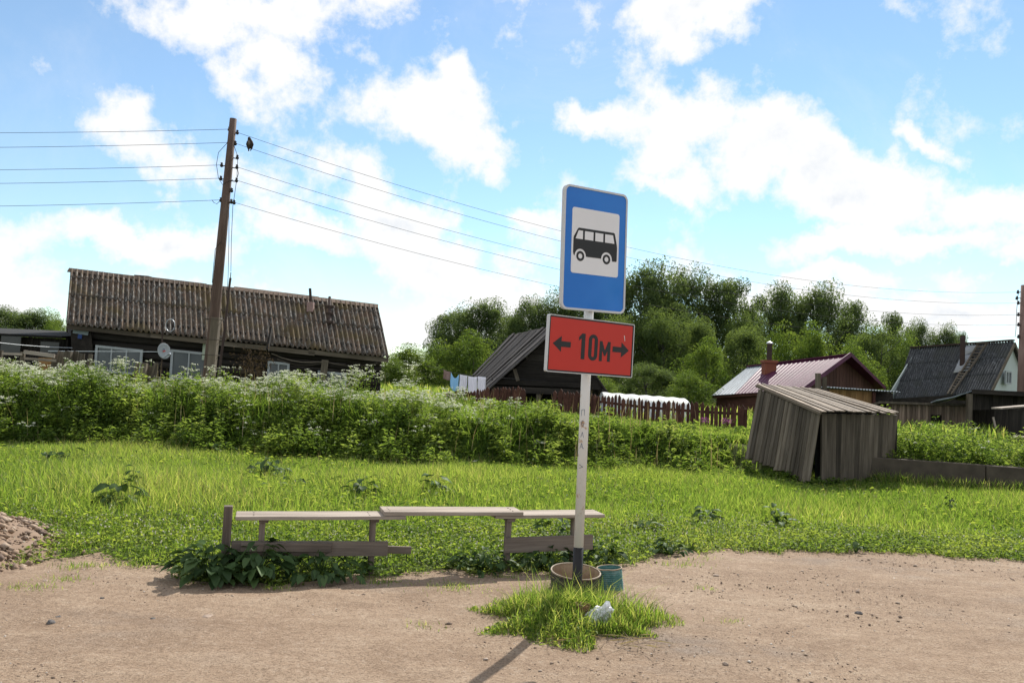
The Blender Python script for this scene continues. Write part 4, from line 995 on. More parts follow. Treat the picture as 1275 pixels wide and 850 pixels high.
# ------------------------------------------------------------------ bus stop sign
class Frame:
    def __init__(s, c, psi, rho):
        u = V3(math.cos(psi), math.sin(psi), 0); s.n = V3(math.sin(psi), -math.cos(psi), 0); k = V3(0, 0, 1)
        s.u = u * math.cos(rho) + k * math.sin(rho); s.k = -u * math.sin(rho) + k * math.cos(rho); s.c = c
    def p(s, x, z, d=0): return s.c + s.u * x + s.k * z + s.n * d
def rrect(w, h, r, n=7, cx=0, cz=0):
    out = []
    for (sx, sz, a0) in ((1, 1, 0), (-1, 1, 90), (-1, -1, 180), (1, -1, 270)):
        for i in range(n + 1):
            a = R_(a0 + 90 * i / n); out.append((cx + sx * (w / 2 - r) + r * math.cos(a), cz + sz * (h / 2 - r) + r * math.sin(a)))
    return out
def layer(mb, fr, pts, d0, d1, mi=0): mb.poly([fr.p(x, z, d0) for x, z in pts], fr.n * (d1 - d0), 1, mi=mi)
def ring(mb, fr, outer, inner, d0, d1, mi=0):
    n = len(outer); vs_ = [fr.p(*q, d) for d in (d0, d1) for L in (outer, inner) for q in L]
    fs = []
    for i in range(n):
        j = (i + 1) % n
        fs += [(2 * n + i, 2 * n + j, 3 * n + j, 3 * n + i), (i, n + i, n + j, j), (i, j, 2 * n + j, 2 * n + i), (n + i, 3 * n + i, 3 * n + j, n + j)]
    mb.add(vs_, fs, None, 1, mi)
def circ(cx, cz, r, n=28): return [(cx + r * math.cos(2 * math.pi * i / n), cz + r * math.sin(2 * math.pi * i / n)) for i in range(n)]

def bus_sign():
    base, head = at(717, 757, 5.99), at(737, 300, 6.095); base.z = -.1
    e = empty('bus_stop_sign', V3(base.x, base.y, 0), 'blue bus stop sign above a red 10 m plate, on a white and black pole', 'road sign')
    dirv = (head - base).normalized(); q = at(719, 681, 6.0); bp = base + dirv * ((q.z - base.z) / dirv.z)
    m = MB(); m.tube([bp, head], .035, 20); m.build('pole', M['pole_paint'], e, True)
    m = MB(); m.tube([base, bp], .036, 20); m.build('pole_foot', M['pole_black'], e, True)
    # scribbles down the pole: letters one above the other and a small v
    pz = lambda px, py, d=.0405: (base + dirv * ((at(px, py, 5.99).z - base.z) / dirv.z))
    m = MB()
    def strokes(px, py, segs, s, mi):
        c = pz(px, py); ax = V3(1, 0, 0)
        for (x0, z0, x1, z1) in segs:
            f = lambda x, z: c + V3((x - .012), -math.sqrt(max(1e-6, .036 ** 2 - (x - .012) ** 2)), z)
            m.tube([f(x0 * s, z0 * s), f((x0 + x1) / 2 * s, (z0 + z1) / 2 * s), f(x1 * s, z1 * s)], .0016, 5, mi=mi)
    strokes(723.5, 514, [(-.5, -1, -.5, 1), (-.5, 1, .4, 1.2), (.4, 1.2, .4, -.8)], .022, 0)
    strokes(722.5, 527, [(.4, .9, -.4, .8), (-.4, .8, -.5, -.4), (-.5, -.4, .1, -1), (.1, -1, .5, -.2), (.5, -.2, -.3, .1)], .02, 0)
    strokes(722, 541, [(-.5, -1, 0, 1), (0, 1, .5, -1)], .019, 0)
    strokes(721.5, 555, [(-.6, -1, -.1, 1), (-.1, 1, .4, -1), (-.4, -.3, .3, -.3), (.5, -.6, .8, -1)], .02, 0)
    strokes(722, 581, [(-.7, .9, .8, 0), (.8, 0, -.7, -.6)], .018, 1)
    m.build('scribble', [M['ink'], M['black_film']], e)
    # blue panel
    fr = Frame(V3(.5784, 6.0294, 2.5603), .587842, .01721)
    o = rrect(.6, .9, .05); i = rrect(.57, .87, .038)
    m = MB(); layer(m, fr, rrect(.592, .892, .047), -.022, -.014); m.build('backing', M['galv'], e)
    m = MB(); ring(m, fr, o, i, -.024, .006); m.build('rim', M['rim'], e)
    m = MB()
    def fn(u, v):
        x, z = (u - .5) * .572, (v - .5) * .872
        dz = -.008 * math.exp(-((x - .21) / .085) ** 2 - ((z + .35) / .10) ** 2) + .003 * math.exp(-((x - .06) / .09) ** 2 - ((z + .34) / .11) ** 2)
        return fr.p(x, z, .001 + dz)
    m.patch(fn, 40, 60); bl = m.build('blue_face', M['blue_film'], e, True)
    w = MB(); W_, H_ = .445, .475; cz = .055
    layer(w, fr, rrect(W_, H_, .02, cz=cz), .001, .0032); wp = w.build('white_panel', M['white_film'], e)
    # pictogram measured off the panel: unit = panel width and height
    P = lambda u, v: ((u - .5) * W_, cz + (.5 - v) * H_)
    body = [(.045, .72), (.035, .69), (.035, .475), (.045, .44), (.125, .315), (.145, .305), (.885, .305), (.905, .318), (.955, .49), (.962, .54), (.962, .74), (.95, .755), (.89, .755)]
    # wheel arches cut as arcs
    def arch(cx, cv, r): return [P(cx + r * math.cos(a), 0)[0:1] + (P(0, cv)[1] + r * W_ * math.sin(a),) for a in np.linspace(0, math.pi, 15)]
    c1, c2, cv, ra = .185, .74, .735, .118
    low = [P(c2 + .122, .755)] + arch(c2, cv, ra) + [P(c2 - .125, .735), P(c1 + .125, .735)] + arch(c1, cv, ra)
    pts = [P(*q) for q in body] + low
    b = MB(); layer(b, fr, pts, .0034, .0048)
    for c in (c1, c2):
        x, z = P(c, cv); ring(b, fr, circ(x, z, .082 * W_), circ(x, z, .043 * W_), .0034, .0048)
    b.build('bus_symbol', M['black_film'], wp)
    g = MB()
    for L in ([(.075, .475), (.135, .345), (.225, .345), (.225, .475)], [(.265, .345), (.445, .345), (.445, .475), (.265, .475)], [(.485, .345), (.655, .345), (.655, .475), (.485, .475)], [(.695, .345), (.865, .345), (.9, .475), (.695, .475)]):
        layer(g, fr, [P(*q) for q in L], .005, .0056)
    g.build('bus_window', M['white_film'], wp)
    # red plate: outline 0.8 x 0.4 m
    k = 5.98 / 5.20032; c = CAM_C + (V3(.50434, 5.20032, 1.81633) - CAM_C) * k
    fr = Frame(c, .59939, -.01814); W, H = .7 * k, .35 * k
    m = MB(); layer(m, fr, rrect(W - .01, H - .01, .008, 3), -.024, -.002); m.build('backing', M['galv'], e)
    m = MB(); ring(m, fr, rrect(W, H, .012, 3), rrect(W - .012, H - .012, .008, 3), -.026, .005); m.build('rim', M['rim'], e)
    m = MB(); layer(m, fr, rrect(W - .0115, H - .0115, .008, 3), -.001, .0012); rf = m.build('red_face', M['red_film'], e)
    m = MB(); ring(m, fr, rrect(W - .013, H - .013, .008, 3), rrect(W - .033, H - .033, .006, 3), .0014, .0026)
    X = lambda u: (u - .5) * W; Z = lambda v: (.5 - v) * H
    for s in (-1, 1):                      # arrows
        a = [(.445, 0), (.35, .14), (.35, .05), (.245, .05), (.245, -.05), (.35, -.05), (.35, -.14)]
        pts = [(s * x * W, z * H) for x, z in a]; layer(m, fr, pts if s > 0 else pts[::-1], .0014, .0026)
    # 1
    x0, x1, zt, zb = -.125 * W, -.082 * W, .225 * H, -.235 * H
    layer(m, fr, [(x1, zb), (x1, zt), (x0 + .004, zt), (x0 - .03 * W, zt - .07 * H), (x0 - .03 * W, zt - .135 * H), (x0, zt - .09 * H), (x0, zb)], .0014, .0026)
    # 0
    cx, w0, h0 = .012 * W, .108 * W, .47 * H
    ring(m, fr, rrect(w0, h0, w0 * .48, 9, cx, -.008 * H), rrect(w0 - .078 * W, h0 - .13 * H, (w0 - .078 * W) * .46, 9, cx, -.008 * H), .0014, .0026)
    # small cyrillic m
    l, r_, zt, zb, t = .088 * W, .218 * W, .125 * H, -.24 * H, .034 * W; mx = (l + r_) / 2
    layer(m, fr, [(l, zb), (l + t, zb), (l + t, zt - .17 * H), (mx - .008 * W, zb + .10 * H), (mx + .008 * W, zb + .10 * H), (r_ - t, zt - .17 * H), (r_ - t, zb), (r_, zb), (r_, zt), (r_ - t * .9, zt), (mx, zb + .2 * H), (l + t * .9, zt), (l, zt)], .0014, .0026)
    m.build('lettering', M['black_film'], rf)
    m = MB(); layer(m, fr, [(.375 * W, .27 * H), (.385 * W, .27 * H), (.392 * W, .17 * H), (.387 * W, .17 * H)], .0014, .002); m.build('scratch', M['rim'], rf)
    m = MB()
    for z in (2.25, 2.85, 1.75, 1.95):
        t = (z - base.z) / dirv.z; p = base + dirv * t
        m.tube([p + V3(.046 * math.cos(a), .046 * math.sin(a), 0) for a in np.linspace(0, 2 * math.pi, 17)], .006, 5)
    m.build('clamp', M['galv'], e)
bus_sign()

# ------------------------------------------------------------------ bench
def bench():
    A, B = gr(288, 643.5, .46), gr(757, 642, .46); d = (B - A); d.z = 0; d.normalize(); q = V3(-d.y, d.x, 0)
    X = lambda px, py, z: (gr(px, py, z) - A).dot(d)
    e = empty('bench', V3((A.x + B.x) / 2, (A.y + B.y) / 2, 0), 'long homemade plank bench of three grey boards beside the dirt lot', 'bench')
    def P(s, t, z): return V3(A.x, A.y, 0) + d * s + q * t + V3(0, 0, z)
    def board(s0, s1, t0, w, z, th, skew, tilt, rnd):
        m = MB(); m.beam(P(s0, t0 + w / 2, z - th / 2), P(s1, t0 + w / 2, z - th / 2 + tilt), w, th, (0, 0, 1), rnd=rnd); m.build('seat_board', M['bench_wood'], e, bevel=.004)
    sl = X(288, 643, .46); s2 = X(506, 643, .46); m0 = X(480, 640, .49); m1 = X(656, 640, .49); r0 = X(622, 645, .46); r1 = X(757, 643, .46)
    board(sl + .03, s2, .0, .25, .463, .028, 0, .0, .45); board(m0, m1, .0, .27, .498, .032, 0, -.004, .75); board(r0, r1, .02, .26, .463, .028, 0, .006, .6)
    nl = MB()
    for s_, z_ in ((sl + .17, .4635), (X(468, 650, .46), .4635), (m0 + .06, .4985), (m1 - .07, .4965), (r1 - .17, .466), (r0 + .12, .4635)):
        for t_ in (.05, .12, .19): nl.tube([P(s_ + .01 * math.sin(t_ * 90), t_, z_ - .002), P(s_ + .01 * math.sin(t_ * 90), t_, z_ + .0015)], .006, 8)
    nl.build('nail', M['rust_pipe'], e)
    def leg(px, py, t, z0=-.05, w=.045, h=.06):
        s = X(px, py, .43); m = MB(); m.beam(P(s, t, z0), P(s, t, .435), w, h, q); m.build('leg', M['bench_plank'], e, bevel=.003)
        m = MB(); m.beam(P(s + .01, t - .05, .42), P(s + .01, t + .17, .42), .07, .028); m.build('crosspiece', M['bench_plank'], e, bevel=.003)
        return s
    for px in (327, 468, 642, 727): leg(px, 650, .09)
    m = MB(); s = X(283, 640, .5); m.beam(P(s, .06, -.05), P(s, .06, .535), .065, .075, q, taper=.96); m.build('end_post', M['bench_plank'], e, bevel=.004)
    def low(px0, py0, px1, py1, t, pyb, name='lower_plank', th=.03):
        # a board on edge across the legs
        s0 = X(px0, 680, .2); s1 = X(px1, 680, .2); pa, pb = P(s0, t, 0), P(s1, t, 0)
        za, zb = [onplane(px, py, V3(A.x, A.y, 0) + q * t, q).z for px, py in ((px0, py0), (px1, py1))]
        hb = abs(onplane(px0, py0, V3(A.x, A.y, 0) + q * t, q).z - onplane(px0, pyb, V3(A.x, A.y, 0) + q * t, q).z)
        pa, pb = [onplane(px, py, V3(A.x, A.y, 0) + q * t, q) for px, py in ((px0, py0), (px1, py1))]
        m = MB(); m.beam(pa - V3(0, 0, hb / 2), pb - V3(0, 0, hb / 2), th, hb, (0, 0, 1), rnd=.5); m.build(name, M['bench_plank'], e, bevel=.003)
    low(288, 673, 483, 673.5, .045, 692); low(300, 675, 413, 675.5, .012, 686); low(470, 679, 512, 680, .125, 688)
    low(628, 669, 738, 665, .03, 688)
bench()

# ------------------------------------------------------------------ things round the foot of the sign
def bin_things():
    c = gr(714, 742, 0); c = V3(c.x + .01, c.y + .085, 0); zr = .18; R0 = .185
    e = empty('waste_bin', c, 'round open sooty metal bin with a tan inside, behind the foot of the sign pole', 'bin')
    ax = V3(.03, -.10, 1).normalized()
    m = MB(); m.lathe([(.001, 0), (R0 * .95, 0), (R0 * .965, .02), (R0 * .98, .06), (R0 * 1.0, .064), (R0 * .985, .068), (R0 * .99, .115), (R0 * 1.012, .12), (R0 * .992, .125), (R0, zr)], c + V3(0, 0, -.01), ax, 40); m.build('bin_body', M['bin_out'], e, True)
    m = MB(); m.lathe([(R0 * .97, zr - .003), (R0 * .95, .06), (R0 * .94, .02), (.001, .02)], c + V3(0, 0, -.01), ax, 40); m.build('bin_lining', M['bin_in'], e, True)
    m = MB(); M_ = V3(0, 0, 1).rotation_difference(ax).to_matrix()
    m.tube([c + V3(0, 0, -.01) + M_ @ V3(R0 * 1.0 * math.cos(a), R0 * math.sin(a), zr) for a in np.linspace(0, 2 * math.pi, 41)], .0065, 6); m.build('rim', rusty('tan_rim', (.3, .24, .17), (.2, .14, .09)), e, True)
    # ribbed teal crate / canister leaning behind the bin
    c2 = gr(762, 748, 0); c2 = V3(c2.x + .018, c2.y + .27, 0)
    e2 = empty('ribbed_canister', c2, 'squashed teal ribbed canister standing behind the round bin', 'canister')
    m = MB(); n = 44; rows = 27; ax2 = V3(-.08, -.05, 1).normalized(); M2 = V3(0, 0, 1).rotation_difference(ax2).to_matrix()
    def fn(u, v):
        a = 2 * math.pi * u; r = 1 + (.022 * math.sin(v * 2 * math.pi * 12)); k = 1 - .14 * math.exp(-((u - .72) / .05) ** 2)
        return c2 + M2 @ V3(.105 * r * k * math.cos(a) * (1 - .1 * v), .075 * r * k * math.sin(a), .185 * v)
    m.patch(fn, n, 96); m.build('canister_body', M['teal'], e2, True, solid=.004)
    m = MB(); m.tube([fn(u, 1.0) for u in np.linspace(0, 1, 45)], .005, 6); m.build('rim', M['bin_in'], e2, True)
    # rusty stump of pipe
    c3 = gr(722, 779, 0); e3 = empty('pipe_stump', c3, 'short rusty pipe stump in the grass before the sign pole', 'pipe')
    ax = V3(.10, .02, 1).normalized()
    m = MB(); m.lathe([(.04, -.03), (.045, .10), (.052, .145), (.047, .146), (.04, .09), (.001, .085)], c3, ax, 24); m.build('pipe_body', M['stump'], e3, True)
    # crumpled bag
    c4 = gr(744, 782, 0) + V3(0, 0, .075)
    bm = bmesh.new(); bmesh.ops.create_icosphere(bm, subdivisions=4, radius=1); rg = random.Random(5)
    from mathutils import noise as nz
    for v in bm.verts:
        p = v.co.copy(); k = 1 + .45 * nz.noise(p * 1.6 + V3(3, 1, 7)) + .22 * abs(nz.noise(p * 4.1)) - .30 * abs(nz.noise(p * 5.3 + V3(5, 5, 5))) - .22 * abs(nz.noise(p * 10.5 + V3(2, 5, 8)))
        k *= 1.0 + (.45 if (p.z > .25 and p.x > .1) else 0) * max(0, p.z)
        v.co = V3(p.x * .085 * k + .025 * p.z, p.y * .055 * k, p.z * .07 * k) + c4
    me = bpy.data.meshes.new('plastic_bag'); bm.to_mesh(me); bm.free()
    o = link_mesh('plastic_bag', me, M['bag']); tag(o, 'crumpled white plastic bag in the grass at the foot of the sign', 'bag')
bin_things()

def make_stone(name, loc, sx, sy, sz, mat, seed, label, group=None, cat='stone'):
    from mathutils import noise as nz
    bm = bmesh.new(); bmesh.ops.create_icosphere(bm, subdivisions=3, radius=1); o3 = V3(seed * 3.1, seed * 1.7, seed)
    for v in bm.verts:
        p = v.co.copy(); k = 1 + .35 * nz.noise(p * 1.1 + o3) + .15 * nz.noise(p * 2.7 + o3)
        v.co = V3(p.x * sx * k, p.y * sy * k, max(-.35, p.z) * sz * k)
    me = bpy.data.meshes.new(name); bm.to_mesh(me); bm.free()
    o = link_mesh(name, me, mat); o.location = loc; o.rotation_euler.z = seed
    return tag(o, label, cat, group)
def stones():
    L = [(258, 769, .05, .035, .02, 'stone', 'flat pale slab of stone on the dirt left of the sign'),
         (63, 776, .03, .025, .026, 'grey_stone', 'largest dark stone on the dirt at the lower left'),
         (72, 769, .018, .016, .014, 'grey_stone', 'small dark stone just right of the largest dark one at the lower left'),
         (190, 771, .02, .016, .014, 'grey_stone', 'small dark clod of stones on the dirt, left of the flat slab'),
         (903, 826, .02, .014, .012, 'stone', 'reddish pebble at the bottom of the picture right of the sign'),
         (1069, 763, .026, .02, .016, 'grey_stone', 'grey stone lying out on the right half of the dirt lot'),
         (1068, 736, .02, .016, .012, 'stone', 'small tan stone behind the grey one on the right half of the dirt lot'),
         (127, 745, .016, .014, .012, 'grey_stone', 'small dark stone on the dirt between the rubble heap and the bench'),
         (1006, 780, .016, .012, .01, 'stone', 'tiny tan stone in front of the grey one at the right of the lot'),
         (892, 716, .03, .02, .009, 'stone', 'flat tan stone near the grass edge right of the teal canister'),
         (56, 724, .03, .022, .016, 'stone', 'tan stone lying at the foot of the rubble heap')]
    for i, (px, py, a, b, c, m, lb) in enumerate(L): make_stone('stone', gr(px, py, .012), a, b, c, M[m], i + 1, lb, 'loose stones on the dirt lot')
    # gravel: thousands of grains
    rg = np.random.default_rng(3); n = 30000
    x = rg.uniform(-6.5, 7.5, n); y = 3.0 + 5.4 * rg.random(n) ** 1.2; k = (y < edge_y(x) - .02); x, y = x[k], y[k]; n = len(x)
    s = .0024 + .0058 * rg.random(n) ** 3 + (rg.random(n) < .025) * rg.uniform(.004, .012, n)
    dense = np.sin(x * .9 + 1) * np.sin(y * 1.3) + (x > 1.5) * .3; s *= np.where(rg.random(n) < .35 + .4 * dense, 1.2, .8)
    oc = np.array([[1, 0, 0], [0, 1, 0], [-1, 0, 0], [0, -1, 0], [0, 0, 1], [0, 0, -1.]])
    a = rg.uniform(0, 6.3, n); cs, sn = np.cos(a), np.sin(a); jit = rg.uniform(.6, 1.3, (n, 6, 1)); O = oc[None] * jit * s[:, None, None] * np.array([1.4, 1, .7])
    Vx = O[..., 0] * cs[:, None] - O[..., 1] * sn[:, None] + x[:, None]; Vy = O[..., 0] * sn[:, None] + O[..., 1] * cs[:, None] + y[:, None]; Vz = O[..., 2] + .016
    V = np.stack([Vx, Vy, Vz], -1).reshape(-1, 3)
    f = np.array([[0, 1, 4], [1, 2, 4], [2, 3, 4], [3, 0, 4], [1, 0, 5], [2, 1, 5], [3, 2, 5], [0, 3, 5]]); T = (f[None] + np.arange(n)[:, None, None] * 6).reshape(-1, 3)
    mt, kk = new_mat('gravel_grains'); r = attr(kk, 'rnd'); kk.put(kk.b.inputs['Base Color'], kk.ramp(r.outputs['Fac'], (0, (.1, .07, .055)), (.25, (.2, .14, .1)), (.6, (.32, .235, .165)), (.9, (.36, .28, .22)), (1, (.6, .55, .5)))); kk.b.inputs['Roughness'].default_value = .9
    M['gravel'] = mt
    tag(np_mesh('gravel', V, T, np.repeat(rg.random(n), 6), mt), kind='stuff')
    # rubble heap at the left edge
    cx, cy = gr(-30, 690).x - .5, gr(-30, 690).y - .2; H = .42; Rh = 1.5
    hz = lambda x, y: H * np.clip(1 - np.sqrt(((x - cx) / 1.05) ** 2 + ((y - cy) / Rh) ** 2), 0, 1) ** .85
    xs = np.linspace(cx - 1.3, cx + 1.3, 50); ys = np.linspace(cy - 1.3, cy + 1.3, 50); X, Y = np.meshgrid(xs, ys); Z = hz(X, Y) - .01 + .02 * np.sin(X * 9) * np.sin(Y * 11)
    i = np.arange(2500).reshape(50, 50); Tq = np.stack([i[:-1, :-1], i[:-1, 1:], i[1:, 1:], i[1:, :-1]], -1).reshape(-1, 4)
    Vm = np.stack([X, Y, Z], -1).reshape(-1, 3); Tm = np.concatenate([Tq[:, [0, 1, 2]], Tq[:, [0, 2, 3]]])
    n = 2600; t = rg.uniform(0, 6.3, n); q = np.sqrt(rg.random(n)) * 1.1 + (rg.random(n) < .12) * rg.random(n) * .3; x = cx + np.cos(t) * q * 1.0; y = cy + np.sin(t) * q * Rh; s = .010 + .03 * rg.random(n) ** 2.6
    a = rg.uniform(0, 6.3, n); cs, sn = np.cos(a), np.sin(a); jit = rg.uniform(.5, 1.4, (n, 6, 1)); O = oc[None] * jit * s[:, None, None] * np.array([1.3, 1, .7])
    z = hz(x, y) + s * .3
    V = np.stack([O[..., 0] * cs[:, None] - O[..., 1] * sn[:, None] + x[:, None], O[..., 0] * sn[:, None] + O[..., 1] * cs[:, None] + y[:, None], O[..., 2] + z[:, None]], -1).reshape(-1, 3)
    T = (f[None] + np.arange(n)[:, None, None] * 6).reshape(-1, 3)
    mr, kk = new_mat('brick_rubble'); r = attr(kk, 'rnd'); kk.put(kk.b.inputs['Base Color'], kk.ramp(r.outputs['Fac'], (0, (.12, .085, .07)), (.35, (.2, .135, .09)), (.7, (.27, .185, .125)), (1, (.38, .3, .23)))); kk.b.inputs['Roughness'].default_value = .95
    VV, TT, rr, mi = join([(Vm, Tm, np.full(len(Vm), .4), 0), (V, T, np.repeat(rg.random(n), 6), 0)])
    tag(np_mesh('rubble', VV, TT, rr, mr, mi=mi), kind='stuff')
stones()

# ------------------------------------------------------------------ grass, clover, weeds
def meadow():
    rg = np.random.default_rng(21)
    n = 420000; x = rg.uniform(-13, 14, n); y = 6 + 9.4 * rg.random(n) ** .8; e = edge_y(x); f = y - e
    lim = np.where(x > 6.3, wall_y(x) - .2, 15.2)
    keep = (f > -.02) & (y < lim) & (rg.random(n) < np.clip(.25 + f * .9, 0, 1))
    x, y, f = x[keep], y[keep], f[keep]; n = len(x)
    patch = .5 + .5 * np.sin(x * 1.1 + .8 * np.sin(y * 1.3)) * np.sin(y * .9 + x * .3)
    big = .5 + .5 * np.sin(x * .55 + 2.1 + 1.2 * np.sin(y * .8)) * np.sin(y * .7 - x * .25)
    h = np.interp(f, [0, .4, 1.4, 2.4, 4, 8], [.035, .065, .11, .17, .19, .15]) * (.72 + .5 * big) * rg.uniform(.5, 1.35, n) * (.75 + .5 * patch)
    P = np.stack([x, y, terrain(x, y)], 1); tone = np.clip(.12 + .3 * patch + .32 * big + rg.normal(0, .22, n), 0, 1)
    V, T, r = blades(P, h, rg.uniform(.005, .011, n) * np.interp(y, [7, 15], [.9, 1.25]), .5, rg, tone)
    # seed heads, and low broad leaves mixed through the grass
    k = rg.choice(n, 9000, replace=False); k = k[f[k] > 1.0]; hs = h[k] * rg.uniform(1.2, 1.9, len(k))
    s1 = blades(P[k], hs, np.full(len(k), .0035), .35, rg)
    k2 = rg.choice(n, 42000, replace=False); k2 = k2[(patch[k2] + rg.normal(0, .25, len(k2)) < .42) & (f[k2] > .3)]; m = len(k2)
    a = rg.uniform(0, 6.3, m); C = P[k2] + np.stack([0 * a, 0 * a, h[k2] * rg.uniform(.35, .95, m)], 1); Ll = rg.uniform(.04, .1, m)
    s2 = leaves(C, np.stack([np.cos(a), np.sin(a), rg.uniform(-.1, .6, m)], 1), Ll, Ll * .42, .2, rg)
    A = join([(V, T, r, 0), (*s1, 1), (*s2, 2)])
    tag(np_mesh('meadow_grass', A[0], A[1], A[2], [M['grass'], M['straw'], M['low_leaf']], mi=A[3]), kind='stuff')
    # terrace behind the bank and verges: coarser
    n = 60000; x = rg.uniform(-14, 13, n); y = rg.uniform(16.0, 24, n); ok = ~((x > 6.4) & (y < wall_y(x) + .1))
    x, y = x[ok], y[ok]; P = np.stack([x, y, terrain(x, y)], 1); h = rg.uniform(.12, .34, len(x)) * np.interp(x, [-2, 0], [1, .55])
    V, T, r = blades(P, h, rg.uniform(.012, .024, len(x)), .5, rg)
    n2 = 30000; x = rg.uniform(-26, 32, n2); y = rg.uniform(24, 46, n2); P2 = np.stack([x, y, terrain(x, y)], 1)
    V2, T2, r2 = blades(P2, rg.uniform(.2, .5, n2), rg.uniform(.03, .06, n2), .5, rg)
    a = join([(V, T, r, 0), (V2, T2, r2, 0)])
    tag(np_mesh('terrace_grass', a[0], a[1], a[2], M['grass']), kind='stuff')
    # clover and small leaves towards the dirt
    n = 80000; x = rg.uniform(-10, 12, n); e = edge_y(x); f = rg.random(n) ** .9 * 2.2; w = np.interp(x, [-3, -2, 1.2, 2.5, 6], [1, 1, .9, .6, .45])
    y = e + f * w; pz = rg.uniform(.01, .085, n) * np.interp(f, [0, .5, 2.2], [.5, 1, 1.3]) * np.where(np.abs(x + .2) < 2.0, 1.25, 1)
    C = np.stack([x, y, terrain(x, y) + pz], 1); a = rg.uniform(0, 6.3, n); D = np.stack([np.cos(a), np.sin(a), rg.uniform(-.25, .5, n)], 1); L = rg.uniform(.018, .042, n)
    tone = np.clip(.45 + .3 * np.sin(x * 3 + 2 * np.sin(y * 4)) + rg.normal(0, .2, n), 0, 1)
    p1 = leaves(C, D, L, L * .75, .1, rg, tone)
    m = 3600; x = rg.uniform(-7, 8, m); f = .25 + rg.random(m) * 1.9; y = edge_y(x) + f * np.interp(x, [-3, 2, 6], [1, .9, .7])
    den = np.interp(x, [-7, -4.5, -3, -1.5, 0, 1.0, 3, 8], [.25, .6, .9, .55, 1, .9, .3, .2]) * np.interp(f, [.2, .6, 1.8, 2.2], [.3, 1, .9, .3]); kk = rg.random(m) < den; x, y = x[kk], y[kk]; m = len(x)
    C = np.stack([x, y, terrain(x, y) + rg.uniform(.07, .14, m)], 1); r = rg.uniform(.005, .0095, m)
    d1 = discs(C, r, rg, .6); d2 = discs(C - np.array([0, 0, .006]), r * .9, rg, 1.4)
    st = blades(C - np.array([0, 0, .08]), np.full(m, .085), np.full(m, .003), .1, rg)
    a = join([(*p1, 0), (*d1, 1), (*d2, 1), (*st, 0)])
    tag(np_mesh('clover', a[0], a[1], a[2], [M['low_leaf'], M['clover']], mi=a[3]), kind='stuff')
meadow()

def sign_tuft():
    rg = np.random.default_rng(9); c = gr(711, 782); n = 9500
    t = rg.uniform(0, 6.3, n); q = rg.random(n) ** .62 * 1.12; ell = 1 + .24 * np.sin(3 * t + 1) + .17 * np.sin(7 * t) + .1 * np.sin(13 * t + 2)
    x = c.x + np.cos(t) * q * .53 * ell; y = c.y + .10 + np.sin(t) * q * .40 * ell
    # bare hole round the bag, pipe and pole foot
    hole = (np.hypot((x - gr(742, 781).x) / .1, (y - gr(742, 781).y + .02) / .11) < 1) | (np.hypot(x - gr(716, 757).x, y - 5.98) < .05) | (np.hypot(x - gr(722, 779).x, y - gr(722, 779).y + .03) < .07)
    hole |= np.hypot(x - gr(714, 742).x, y - gr(714, 742).y - .1) < .17
    x, y, q = x[~hole], y[~hole], q[~hole]; n = len(x)
    P = np.stack([x, y, np.full(n, .01)], 1); h = rg.uniform(.05, .2, n) * np.maximum(.16, 1.12 - .85 * q ** 2.2) * np.where(x > c.x + .15, 1.15, .95) * np.where(y > c.y + .12, 1.3, 1) * np.where(rg.random(n) < .06, 1.7, 1)
    V, T, r = blades(P, h, rg.uniform(.004, .008, n), .7, rg)
    k = x < c.x + .12; m = 1500; ii = rg.choice(np.where(k)[0], m); C = P[ii] + np.stack([rg.normal(0, .015, m), rg.normal(0, .015, m), rg.uniform(.01, .13, m) * np.maximum(.12, 1.1 - .85 * q[ii] ** 2.4)], 1)
    a = rg.uniform(0, 6.3, m); D = np.stack([np.cos(a), np.sin(a), rg.uniform(-.1, .6, m)], 1); L = rg.uniform(.02, .045, m); p2 = leaves(C, D, L, L * .5, .2, rg)
    # dry straws at the front
    s = 26; sx = c.x + rg.uniform(-.2, .5, s); sy = c.y - rg.uniform(.2, .42, s); a = rg.uniform(0, 6.3, s); C3 = np.stack([sx, sy, rg.uniform(.02, .05, s)], 1); D3 = np.stack([np.cos(a), np.sin(a), rg.uniform(-.1, .3, s)], 1)
    p3 = leaves(C3, D3, rg.uniform(.08, .22, s), np.full(s, .006), .05, rg)
    a = join([(V, T, r, 0), (*p2, 1), (*p3, 2)])
    tag(np_mesh('grass_tuft', a[0], a[1], a[2], [M['grass'], M['low_leaf'], M['straw']], mi=a[3]), 'ragged clump of long grass round the foot of the bus stop sign', 'grass clump')
    # stray short tufts on the dirt
    parts = []
    for px, py, nn, rr in ((345, 735, 40, .05), (560, 735, 200, .16), (570, 733, 120, .1), (905, 777, 30, .05), (100, 708, 150, .1), (40, 735, 160, .12), (160, 705, 120, .1), (80, 725, 90, .09), (470, 727, 150, .12), (630, 722, 60, .06), (845, 705, 120, .12), (870, 698, 90, .12), (525, 782, 30, .06), (615, 790, 60, .06), (880, 735, 24, .06)):
        c = gr(px, py); P = np.stack([c.x + rg.normal(0, rr, nn), c.y + rg.normal(0, rr * .6, nn), np.full(nn, .012)], 1); parts.append((*blades(P, rg.uniform(.015, .05, nn), rg.uniform(.003, .006, nn), .8, rg), 0))
    a = join(parts); tag(np_mesh('stray_grass', a[0], a[1], a[2], M['grass']), kind='stuff')
sign_tuft()

